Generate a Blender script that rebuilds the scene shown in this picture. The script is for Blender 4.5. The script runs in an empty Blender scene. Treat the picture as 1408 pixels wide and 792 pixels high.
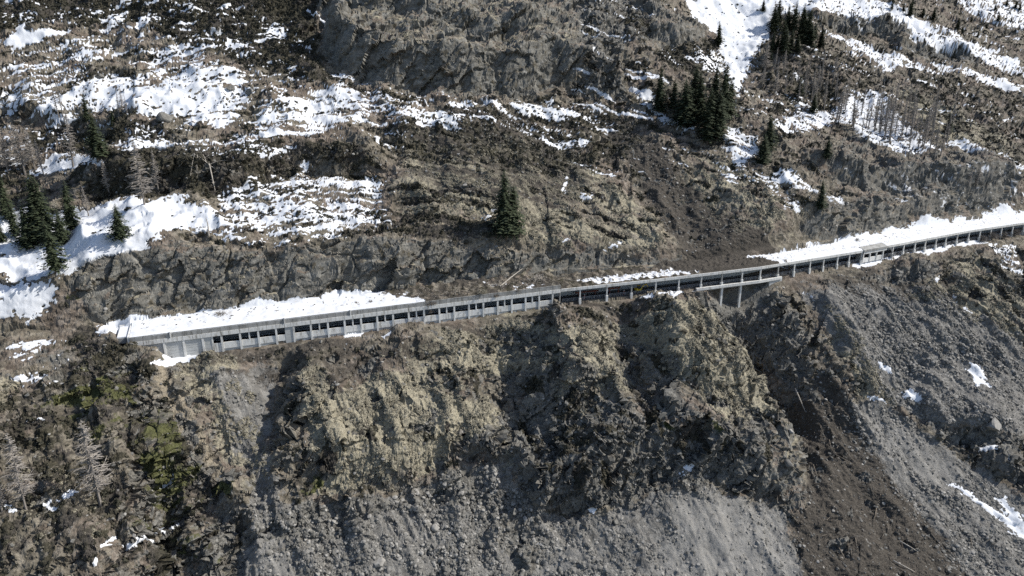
import bpy, bmesh, math, random, time
import numpy as np
from mathutils import Vector, Matrix

T0 = time.time()
scene = bpy.context.scene
col = scene.collection
F = np.float32

# ------------------------------------------------------------------ camera
CAMZ = 120.0                       # drone height over the valley datum
PITCH = math.radians(18.0)
HFOV = math.radians(73.0)
PW, PH = 1408.0, 792.0             # size of the reference photograph
FPX = PW / 2 / math.tan(HFOV / 2)
cam_d = bpy.data.cameras.new("camera")
cam = bpy.data.objects.new("camera", cam_d)
col.objects.link(cam)
cam.location = (0, 0, CAMZ)
cam.rotation_euler = (math.radians(90) - PITCH, 0, 0)
cam_d.sensor_width = 36.0
cam_d.lens = 18.0 / math.tan(HFOV / 2)
cam_d.clip_start = 1.0
cam_d.clip_end = 20000.0
scene.camera = cam

# ------------------------------------------------------------------ light
SUN_EL, SUN_AZ = math.radians(41.0), math.radians(80.0)   # azimuth clockwise from +Y
sdir = Vector((math.sin(SUN_AZ) * math.cos(SUN_EL), math.cos(SUN_AZ) * math.cos(SUN_EL), math.sin(SUN_EL)))
world = bpy.data.worlds.new("World")
scene.world = world
world.use_nodes = True
wn = world.node_tree
wn.nodes.clear()
wo = wn.nodes.new("ShaderNodeOutputWorld")
wb = wn.nodes.new("ShaderNodeBackground")
ws = wn.nodes.new("ShaderNodeTexSky")
ws.sky_type = 'NISHITA'
ws.sun_disc = False
ws.sun_elevation = SUN_EL
ws.sun_rotation = SUN_AZ
ws.altitude = 1900
ws.air_density = 1.0
ws.dust_density = 4.0
ws.ozone_density = 0.4
wb.inputs[1].default_value = 0.14
wn.links.new(ws.outputs[0], wb.inputs[0])
wn.links.new(wb.outputs[0], wo.inputs[0])
sun_d = bpy.data.lights.new("sun", 'SUN')
sun_d.energy = 5.0
sun_d.angle = math.radians(0.53)
sun_d.color = (1.0, 0.96, 0.89)
sun = bpy.data.objects.new("sun", sun_d)
col.objects.link(sun)
sun.rotation_euler = sdir.to_track_quat('Z', 'Y').to_euler()
sun.location = (200, 150, 400)

scene.view_settings.view_transform = 'Standard'
scene.view_settings.look = 'None'
scene.view_settings.exposure = 0.3
scene.view_settings.gamma = 1.0
scene.view_settings.use_curve_mapping = False
scene.cycles.use_denoising = False
scene.cycles.max_bounces = 5
scene.cycles.diffuse_bounces = 3

# ------------------------------------------------------------------ noise
def _hash(ix, iy, iz, seed):
    h = (ix.astype(np.uint32) * np.uint32(374761393) + iy.astype(np.uint32) * np.uint32(668265263)
         + iz.astype(np.uint32) * np.uint32(2246822519) + np.uint32(seed * 3266489917 & 0xffffffff))
    h ^= h >> np.uint32(15); h *= np.uint32(2246822519)
    h ^= h >> np.uint32(13); h *= np.uint32(3266489917)
    h ^= h >> np.uint32(16)
    return h

def rnd01(ix, iy, seed):
    return (_hash(ix, iy, np.zeros_like(ix), seed) & np.uint32(0xffffff)).astype(F) / F(0xffffff)

def vnoise2(x, y, seed=0):
    """gradient noise in 2D, about -1..1"""
    x = np.asarray(x, F); y = np.asarray(y, F)
    xf = np.floor(x); yf = np.floor(y)
    fx = x - xf; fy = y - yf
    ix = xf.astype(np.int32); iy = yf.astype(np.int32); z = np.zeros_like(ix)
    ux = fx * fx * fx * (fx * (fx * 6 - 15) + 10); uy = fy * fy * fy * (fy * (fy * 6 - 15) + 10)
    def g(dx, dy):
        h = _hash(ix + dx, iy + dy, z, seed)
        a = (h & np.uint32(0xffff)).astype(F) * F(2 * math.pi / 65536)
        return np.cos(a) * (fx - dx) + np.sin(a) * (fy - dy)
    a = g(0, 0); b = g(1, 0); c = g(0, 1); d = g(1, 1)
    return ((a + ux * (b - a)) * (1 - uy) + (c + ux * (d - c)) * uy) * F(1.5)

def fbm(x, y, seed=0, octv=4, gain=0.5, lac=2.03):
    s = 0; a = 1.0; t = 0.0
    for i in range(octv):
        s = s + F(a) * vnoise2(x * F(lac ** i) + F(17.3 * i), y * F(lac ** i) - F(9.1 * i), seed + i * 7)
        t += a; a *= gain
    return s / F(t)

def ridged(x, y, seed=0, octv=4, gain=0.5, lac=2.07):
    s = 0; a = 1.0; t = 0.0
    for i in range(octv):
        n = 1 - np.abs(vnoise2(x * F(lac ** i) + F(31.7 * i), y * F(lac ** i) + F(5.3 * i), seed + i * 11))
        s = s + F(a) * n * n
        t += a; a *= gain
    return s / F(t)

def worley(x, y, seed=0, jit=0.9, ids=False):
    """distance to the nearest and second nearest feature point (and a cell random)"""
    x = np.asarray(x, F); y = np.asarray(y, F)
    ix = np.floor(x).astype(np.int32); iy = np.floor(y).astype(np.int32)
    f1 = np.full(x.shape, 9, F); f2 = np.full(x.shape, 9, F); cid = np.zeros(x.shape, F)
    for dx in (-1, 0, 1):
        for dy in (-1, 0, 1):
            cx = ix + dx; cy = iy + dy
            px = cx + F(0.5) + F(jit) * (rnd01(cx, cy, seed) - F(0.5))
            py = cy + F(0.5) + F(jit) * (rnd01(cx, cy, seed + 101) - F(0.5))
            d = np.sqrt((px - x) ** 2 + (py - y) ** 2)
            near = d < f1
            f2 = np.where(near, f1, np.minimum(f2, d))
            if ids:
                cid = np.where(near, rnd01(cx, cy, seed + 202), cid)
            f1 = np.where(near, d, f1)
    return (f1, f2, cid) if ids else (f1, f2)

def facets(x, y, seed=0, tilt=1.0):
    """broken rock: every cell is a plane of its own height and lean"""
    x = np.asarray(x, F); y = np.asarray(y, F)
    ix = np.floor(x).astype(np.int32); iy = np.floor(y).astype(np.int32)
    f1 = np.full(x.shape, 9, F); out = np.zeros(x.shape, F)
    for dx in (-1, 0, 1):
        for dy in (-1, 0, 1):
            cx = ix + dx; cy = iy + dy
            ex = x - (cx + F(0.5) + F(.95) * (rnd01(cx, cy, seed) - F(0.5)))
            ey = y - (cy + F(0.5) + F(.95) * (rnd01(cx, cy, seed + 101) - F(0.5)))
            d = ex * ex + ey * ey
            near = d < f1
            h = (rnd01(cx, cy, seed + 202) - F(.5)) + F(tilt) * ((rnd01(cx, cy, seed + 303) - F(.5)) * 2 * ex + (rnd01(cx, cy, seed + 404) - F(.5)) * 2 * ey)
            out = np.where(near, h, out); f1 = np.where(near, d, f1)
    return out

def sstep(a, b, x):
    t = np.clip((x - a) / (b - a), 0, 1)
    return t * t * (3 - 2 * t)
NA, NR = 1300, 780
# ------------------------------------------------------------------ geometry of the place
ZR = CAMZ - 72.0                   # outer edge of the gallery roof
ROAD = ZR - 6.6                    # carriageway
# outer roof edge of the gallery in plan, left to right, continued past both ends of the frame
LINE = np.array([(-700, -60), (-420, 60), (-230, 131), (-106, 177), (17, 225), (52, 236.5), (94, 252), (144, 276),
                 (211, 312), (330, 366), (520, 462), (900, 640), (2400, 1350)], float)
SEG = np.hypot(*np.diff(LINE, axis=0).T)
CUM = np.concatenate([[0], np.cumsum(SEG)])

def line_coords(x, y):
    """s along the road, n across it (positive uphill)"""
    x = np.asarray(x, F); y = np.asarray(y, F)
    best = np.full(x.shape, 1e9, F); S = np.zeros(x.shape, F); N = np.zeros(x.shape, F)
    for i in range(len(SEG)):
        ax, ay = LINE[i]; ux, uy = (LINE[i + 1] - LINE[i]) / SEG[i]
        t = (x - F(ax)) * F(ux) + (y - F(ay)) * F(uy)
        n = -(x - F(ax)) * F(uy) + (y - F(ay)) * F(ux)
        tc = np.clip(t, 0, F(SEG[i]))
        d = np.sqrt((t - tc) ** 2 + n * n)
        m = d < best
        best = np.where(m, d, best)
        S = np.where(m, F(CUM[i]) + tc, S); N = np.where(m, np.where(n < 0, -d, d), N)
    return S, N

def s_of_u(u, H=72.0):
    """s of the point where the roof edge crosses photo column u"""
    out = []
    for uu in np.atleast_1d(u):
        dx = (uu - PW / 2) / FPX
        ss = np.linspace(0, CUM[-1], 6000)
        px = np.interp(ss, CUM, LINE[:, 0]); py = np.interp(ss, CUM, LINE[:, 1])
        # photo column of points at roof height
        yc = py * math.cos(PITCH) + H * math.sin(PITCH)
        uc = PW / 2 + FPX * px / np.maximum(yc, 1e-3)
        ok = yc > 20
        uc = np.where(ok, uc, -9e9)
        out.append(ss[np.argmin(np.abs(uc - uu))])
    return np.array(out)

def road_pt(s, n=0.0, z=0.0):
    i = int(np.clip(np.searchsorted(CUM, s) - 1, 0, len(SEG) - 1))
    ux, uy = (LINE[i + 1] - LINE[i]) / SEG[i]
    t = s - CUM[i]
    return np.array([LINE[i][0] + ux * t - uy * n, LINE[i][1] + uy * t + ux * n, z])

s_dummy=0
UCOL = np.array([-400, 0, 120, 180, 300, 450, 600, 700, 800, 860, 930, 1000, 1060, 1110, 1180, 1240, 1300, 1390, 1500, 1800])
SCOL = s_of_u(UCOL)
# height of the rock wall behind the gallery, by photo column
CLIFF = np.array([10, 10, 16, 19, 19, 15, 13, 12, 8, 7, 5, 3, 4, 11, 17, 13, 10, 13, 10, 10], float)
# slope (tan) just above the wall, middle, and upper, by column
SL0 = np.array([.30, .30, .30, .34, .42, .52, .62, .66, .66, .66, .70, .72, .70, .62, .58, .58, .55, .55, .55, .55])
SL1 = np.array([.60, .60, .60, .60, .62, .64, .66, .66, .68, .70, .70, .70, .68, .66, .64, .62, .60, .58, .56, .55])
# outward: slope below the road
SLD = np.array([.80, .80, .84, .90, .95, .95, .95, .95, .95, .93, .92, .92, .92, .90, .86, .82, .80, .80, .8, .8])
BERM = np.array([8, 8, 6, 3, 1.2, 1.2, 1.0, 1.0, 1.0, 1.5, 2.0, .6, .6, 1.0, 3.0, 7.0, 6.0, 3.0, 3.0, 3.0])

E1 = np.array([math.cos(math.radians(24)), math.sin(math.radians(24)), 0])
E2 = np.array([-math.sin(math.radians(24)) * math.cos(math.radians(38)), math.cos(math.radians(24)) * math.cos(math.radians(38)), math.sin(math.radians(38))])
def pq(P):
    return P @ E1, P @ E2

def base_h(x, y):
    S, N = line_coords(x, y)
    c = np.interp(S, SCOL, CLIFF).astype(F)
    k0 = np.interp(S, SCOL, SL0).astype(F); k1 = np.interp(S, SCOL, SL1).astype(F)
    kd = np.interp(S, SCOL, SLD).astype(F); bm = np.interp(S, SCOL, BERM).astype(F)
    gal = sstep(s_of_u_150, s_of_u_190, S).astype(F)            # 1 where the gallery stands, 0 left of its portal
    wob = 1.6 * vnoise2(S / 23, N * 0 + 3, 5) + 0.8 * vnoise2(S / 9, N * 0 + 8, 6)
    # uphill side
    b0 = F(8.2)                                                 # back wall of the gallery
    m = N - b0
    toe = ROAD + 7.3 + np.clip(m, 0, 2.5) * 0.35
    w0 = F(1.1) + wob                                           # foot of the wall
    wall = c * sstep(0, 1, np.clip((m - w0) / (c * F(0.42) + 0.6), 0, 1))
    m2 = np.maximum(m - w0 - c * F(0.42), 0)
    up = k0 * m2 + (k1 - k0) * np.maximum(m2 - 38, 0) * 1.0
    up = np.where(m2 > 420, k0 * 420 + (k1 - k0) * 382 + (m2 - 420) * 0.35, up)
    hup = np.where(m > 0, toe + wall + up, ROAD - 0.3)
    step = sstep(-0.5, 0.0, m)
    hup = np.where(m <= 0, (ROAD - 0.3) * (1 - step) + (ROAD + 7.3) * step, hup)
    # downhill side
    o = -N + 0.2
    lo = ROAD - 1.2 - 0.12 * np.minimum(o, bm) - kd * np.maximum(o - bm, 0)
    lo = lo + np.maximum(o - bm - 62, 0) * (kd - 0.62)           # eases into the fan
    floor = ROAD - 132
    lo = np.where(lo < floor + 30, floor + 30 * np.exp(np.minimum((lo - floor - 30) / 30, 0)), lo)
    h = np.where(N > 0.4, hup, lo)
    # left of the portal the road is in the hill: one continuous buttress below the wall
    hb = ROAD + 7.8 - 0.30 * np.clip(10 - N, 0, 30) - 0.84 * np.maximum(-20 - N, 0)
    hb = np.where(hb < floor + 30, floor + 30 * np.exp(np.minimum((hb - floor - 30) / 30, 0)), hb)
    hb = np.where(N > 10, h, hb)
    gal = np.where(N < -.3, sstep(s_of_u_150, s_of_u_240, S + 3 * vnoise2(x / 5, y / 5, 7)), gal).astype(F)
    return (hb * (1 - gal) + h * gal).astype(F)

s_of_u_150, s_of_u_190, s_of_u_240 = s_of_u(146)[0], s_of_u(177)[0], s_of_u(232)[0]

# ------------------------------------------------------------------ polar sheet: fine where the camera looks
TA = np.concatenate([-np.linspace(3.2, 1.0, 16), np.linspace(-.95, .95, NA), np.linspace(1.0, 3.2, 16)])
AZ = np.arctan(TA)
def ray(u, v):
    dx = (np.asarray(u, float) - PW / 2) / FPX; dz = -(np.asarray(v, float) - PH / 2) / FPX
    X = dx; Y = math.cos(PITCH) + dz * math.sin(PITCH); Z = -math.sin(PITCH) + dz * math.cos(PITCH)
    return np.arctan2(X, Y), Z / np.hypot(X, Y)
def project(P):
    x, y, z = P[..., 0], P[..., 1], P[..., 2] - CAMZ
    d = y * math.cos(PITCH) - z * math.sin(PITCH)
    w = y * math.sin(PITCH) + z * math.cos(PITCH)
    return PW / 2 + FPX * x / d, PH / 2 - FPX * w / d, d

def build_columns(hfun, r0=40.0, r1=2600.0, nfine=560):
    rf = np.concatenate([np.geomspace(r0, 118, 24)[:-1], np.linspace(118, 460, nfine - 90), np.geomspace(462, r1, 68)])
    X = np.sin(AZ)[:, None] * rf; Y = np.cos(AZ)[:, None] * rf
    Hh = hfun(X, Y)
    ang = np.arctan2(Hh - CAMZ, rf)
    wgt = np.where((ang[:, 1:] > math.radians(-49)) & (ang[:, :-1] < math.radians(9)), 1.0, 0.12)
    meas = np.abs(np.diff(ang, axis=1)) * wgt + 0.05 * np.diff(np.log(rf))[None]
    return rf, meas

def smooth_cols(a, k):
    ker = np.ones(k) / k
    p = np.pad(a, ((k // 2, k // 2), (0, 0)), mode='edge')
    c = np.cumsum(np.vstack([np.zeros((1, a.shape[1])), p]), axis=0)
    return (c[k:] - c[:-k]) / k

def raycast(pts, R, Z):
    """first hit of the photo pixel's ray with the sheet given per column by (R, Z)"""
    pts = np.asarray(pts, float)
    az, te = ray(pts[:, 0], pts[:, 1])
    ci = np.clip(np.searchsorted(AZ, az), 1, len(AZ) - 1)
    ci = np.where(np.abs(AZ[ci] - az) < np.abs(AZ[ci - 1] - az), ci, ci - 1)
    out = np.zeros((len(pts), 3))
    for k in range(len(pts)):
        r = R[ci[k]]; e = (Z[ci[k]] - CAMZ) / r
        hit = np.nonzero(e >= te[k])[0]
        j = hit[0] if len(hit) else len(r) - 1
        if j > 0:
            t = (te[k] - e[j - 1]) / max(e[j] - e[j - 1], 1e-6)
            rr = r[j - 1] + min(max(t, 0), 1) * (r[j] - r[j - 1])
        else:
            rr = r[0]
        out[k] = (math.sin(az[k]) * rr, math.cos(az[k]) * rr, CAMZ + te[k] * rr)
    return out
# ------------------------------------------------------------------ relief: ribs, gullies and rock steps
# (kind, amplitude m, half width m, [photo points that fix where it lies])
RELIEF = [
 ('rib', -14, 9, [(990, 410), (1015, 440), (1060, 500), (1092, 550), (1120, 620)]),
 ('rib', -10, 18, [(1003, 372), (1012, 400), (1022, 440), (1055, 490), (1090, 545), (1118, 610), (1140, 670)]),
 ('rib', -5.5, 6, [(240, 500), (280, 560), (316, 620), (356, 690), (405, 775)]),
 ('rib', 5, 9, [(262, 490), (305, 555), (345, 620)]),
 ('rib', -5, 7, [(400, 495), (375, 570), (370, 640), (390, 690)]),
 ('rib', -1.5, 5, [(490, 480), (500, 540), (530, 600)]),
 ('rib', -1.5, 5, [(560, 460), (590, 540), (610, 600)]),
 ('rib', -5, 9, [(680, 470), (715, 560), (745, 640), (770, 690)]),
 ('rib', -6.5, 9, [(850, 430), (868, 520), (890, 600), (905, 670)]),
 ('rib', -5, 10, [(1100, 395), (1128, 450), (1160, 520)]),
 ('rib', 9, 14, [(955, 412), (1000, 455), (1040, 515), (1062, 570), (1080, 640)]),
 ('rib', 6, 11, [(760, 450), (795, 530), (830, 600), (850, 650)]),
 ('rib', 6, 11, [(905, 420), (940, 500), (985, 570), (1010, 640)]),
 ('rib', 2.5, 10, [(620, 490), (655, 590), (690, 640)]),
 ('rib', 2, 9, [(420, 510), (450, 600), (480, 670)]),
 ('rib', 2, 9, [(540, 490), (580, 590), (600, 640)]),
 ('rib', 5, 12, [(190, 478), (235, 560), (290, 640), (350, 760)]),
 ('rib', 5, 11, [(1120, 400), (1180, 500), (1215, 570)]),
 ('rib', 9, 8, [(1062, 575), (1078, 640), (1088, 700)]),
 ('rib', 3, 10, [(1245, 352), (1275, 400), (1320, 470)]),
 ('rib', -3, 10, [(1270, 345), (1320, 400), (1370, 450)]),
 ('rib', -4, 16, [(70, 560), (150, 650), (230, 790)]),
 ('rib', -3, 8, [(1130, 560), (1170, 640), (1220, 740), (1260, 790)]),
 ('rib', 8, 22, [(800, 0), (845, 50), (900, 100), (960, 150)]),
 ('rib', 5, 26, [(1060, 70), (1150, 105), (1250, 165), (1350, 220), (1408, 250)]),
 ('rib', -6, 20, [(1030, 0), (1010, 80), (1002, 130), (1040, 220), (1068, 270)]),
 ('rib', -4, 13, [(830, 150), (870, 230), (910, 290), (945, 335)]),
 ('rib', -4, 8, [(150, 440), (185, 425), (165, 400), (140, 380)]),
 ('rib', -5, 4, [(182, 435), (165, 400), (140, 360)]),
 ('rib', -5, 4, [(208, 430), (212, 395), (222, 365)]),
 ('rib', -4, 5, [(300, 412), (303, 390), (290, 350)]),
 ('rib', -4, 6, [(436, 405), (438, 375), (432, 345)]),
 ('step', 17, 5, [(440, 60), (480, 105), (540, 121), (620, 134), (700, 139), (765, 122), (800, 130), (860, 138)]),
 ('step', 9, 4, [(440, 20), (560, 50), (680, 80), (760, 70)]),
 ('step', 8, 4, [(110, 262), (200, 270), (310, 268), (400, 238), (520, 238)]),
 ('step', 6, 4, [(540, 205), (640, 195), (700, 200)]),
 ('step', 5, 3, [(0, 150), (60, 180), (130, 190), (200, 178)]),
 ('step', 9, 4, [(1120, 235), (1190, 262), (1240, 262), (1330, 285), (1400, 275)]),
 ('step', 8, 5, [(1130, 38), (1200, 48), (1260, 50)]),
 ('step', 7, 5, [(1245, 70), (1300, 75), (1345, 88)]),
 ('step', 8, 5, [(885, 62), (940, 72), (975, 60)]),
 ('step', 8, 3.5, [(400, 692), (500, 688), (560, 664), (620, 642), (680, 634)]),
 ('step', 13, 4, [(690, 640), (735, 690), (800, 702), (850, 690), (900, 668), (960, 662), (1010, 672), (1060, 690)]),
 ('step', 7, 3.5, [(1255, 565), (1300, 600), (1340, 612), (1408, 625)]),
 ('step', 6, 3, [(1370, 660), (1408, 668)]),
 ('step', 6, 4, [(290, 700), (330, 745), (345, 790)]),
 ('step', 5, 3, [(560, 520), (600, 500)]),
 ('step', 6, 3, [(700, 575), (770, 600), (830, 580)]),
 ('step', 6, 3, [(905, 560), (960, 585), (1030, 560)]),
]

def poly_dist(x, y, pts):
    """distance to an open polyline, signed side, and 0..1 along it"""
    best = np.full(x.shape, 1e9, F); side = np.zeros(x.shape, F); T = np.zeros(x.shape, F)
    seg = np.hypot(*np.diff(pts, axis=0).T); cum = np.concatenate([[0], np.cumsum(seg)])
    for i in range(len(seg)):
        ax, ay = pts[i]; ux, uy = (pts[i + 1] - pts[i]) / max(seg[i], 1e-6)
        tr = (x - F(ax)) * F(ux) + (y - F(ay)) * F(uy)
        n = -(x - F(ax)) * F(uy) + (y - F(ay)) * F(ux)
        t = np.clip(tr, 0, F(seg[i])); d = np.hypot(tr - t, n)
        m = d < best
        best = np.where(m, d, best); side = np.where(m, np.sign(n), side)
        ov = np.where((tr < 0) & (i == 0), tr, np.where((tr > seg[i]) & (i == len(seg) - 1), tr, t))
        T = np.where(m, F(cum[i]) + ov, T)
    return best, side, T / F(cum[-1]), cum[-1]

rf, meas = build_columns(base_h)
BH = base_h(np.sin(AZ)[:, None] * rf, np.cos(AZ)[:, None] * rf)
allp = [p for r in RELIEF for p in r[3]]
hits = raycast(allp, np.broadcast_to(rf, BH.shape), BH)
k = 0; REL = []
for kind, amp, w, pts in RELIEF:
    REL.append((kind, amp, w, hits[k:k + len(pts), :2].copy())); k += len(pts)

def relief_h(x, y):
    shp = x.shape; x = x.ravel().astype(F); y = y.ravel().astype(F)
    out = np.zeros(x.shape, F)
    wx = 3.0 * fbm(x / 16, y / 16, 41, 3); wy = 3.0 * fbm(x / 16, y / 16, 43, 3)
    gx = x + wx; gy = y + wy
    for q, (kind, amp, w, pts) in enumerate(REL):
        R = w * 1.6 if kind == 'rib' else 70
        lo = pts.min(0) - R - 4; hi = pts.max(0) + R + 4
        m = np.nonzero((gx > lo[0]) & (gx < hi[0]) & (gy > lo[1]) & (gy < hi[1]))[0]
        if not len(m): continue
        d, sd, t, L = poly_dist(gx[m], gy[m], pts)
        fade = sstep(0, 12, t * L + 6) * (sstep(0, 12, (1 - t) * L + 6) if kind == 'step' else sstep(0, max(14, L * .55), (1 - t) * L + 3))
        if kind == 'rib':
            out[m] += amp * fade * (1 - sstep(0, 1, np.clip(d / (w * 1.3), 0, 1))) 
        else:
            # left of the line (photo left to right) lies uphill
            s = np.where(sd > 0, d, -d)
            up = sstep(0, w, s)
            back = np.exp(-np.maximum(s - w, 0) / 26)
            out[m] += amp * fade * up * back
    return out.reshape(shp)

def big_h(x, y):
    """the hillside before its fine grain"""
    x = np.asarray(x, F); y = np.asarray(y, F)
    h = base_h(x, y)
    S, N = line_coords(x, y)
    # the bench of the road stays clear (but the gorge under the bridge cuts through it)
    clear = sstep(1.0, 4.0, -N) + sstep(10.5, 14.5, N)
    left = 1 - sstep(s_of_u_150, s_of_u_190, S)
    clear = np.clip(np.maximum(clear, left), 0, 1).astype(F)
    rel = relief_h(x, y)
    brid = sstep(-1.0, 0.0, 7.5 - N) * (np.abs(S - S_BRIDGE) < 34)
    rel2 = rel * np.where(brid > 0, np.where(N > -6, np.where(rel < 0, sstep(7.8, 3.5, N), 0.0), clear), clear)
    far = sstep(-8, 20, np.abs(N) - 6)
    n1 = 7.0 * fbm(x / 70, y / 70, 3, 2) * far
    ra = x * F(.80) + y * F(.60); rb = -x * F(.60) + y * F(.80)       # slanting ribs: crests run down to the right
    rg = ((ridged(ra / 12, rb / 34, 9, 3) - 0.55) * (6.5 - 4.6 * sstep(-38, -60, N)) * sstep(2, -8, N) + (ridged(x / 30, y / 30, 9, 3) - 0.55) * 6.5 * sstep(-2, 8, N)) * far * sstep(0, 1, clear)
    n2 = 1.6 * fbm(x / 9, y / 9, 21, 3) * clear
    return (h + rel2 + n1 + rg + n2).astype(F)
S_BRIDGE = s_of_u(1012)[0]
# ------------------------------------------------------------------ resample every column evenly as seen, then build
rf, meas = build_columns(big_h)
meas = smooth_cols(meas, 31)
cum = np.concatenate([np.zeros((meas.shape[0], 1)), np.cumsum(meas, axis=1)], axis=1)
Rr = np.empty((len(AZ), NR))
for i in range(len(AZ)):
    Rr[i] = np.interp(np.linspace(0, cum[i, -1], NR), cum[i], rf)
GX = (np.sin(AZ)[:, None] * Rr).astype(F); GY = (np.cos(AZ)[:, None] * Rr).astype(F)
GZ = big_h(GX, GY)
print('sheet', round(time.time() - T0, 1))
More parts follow.
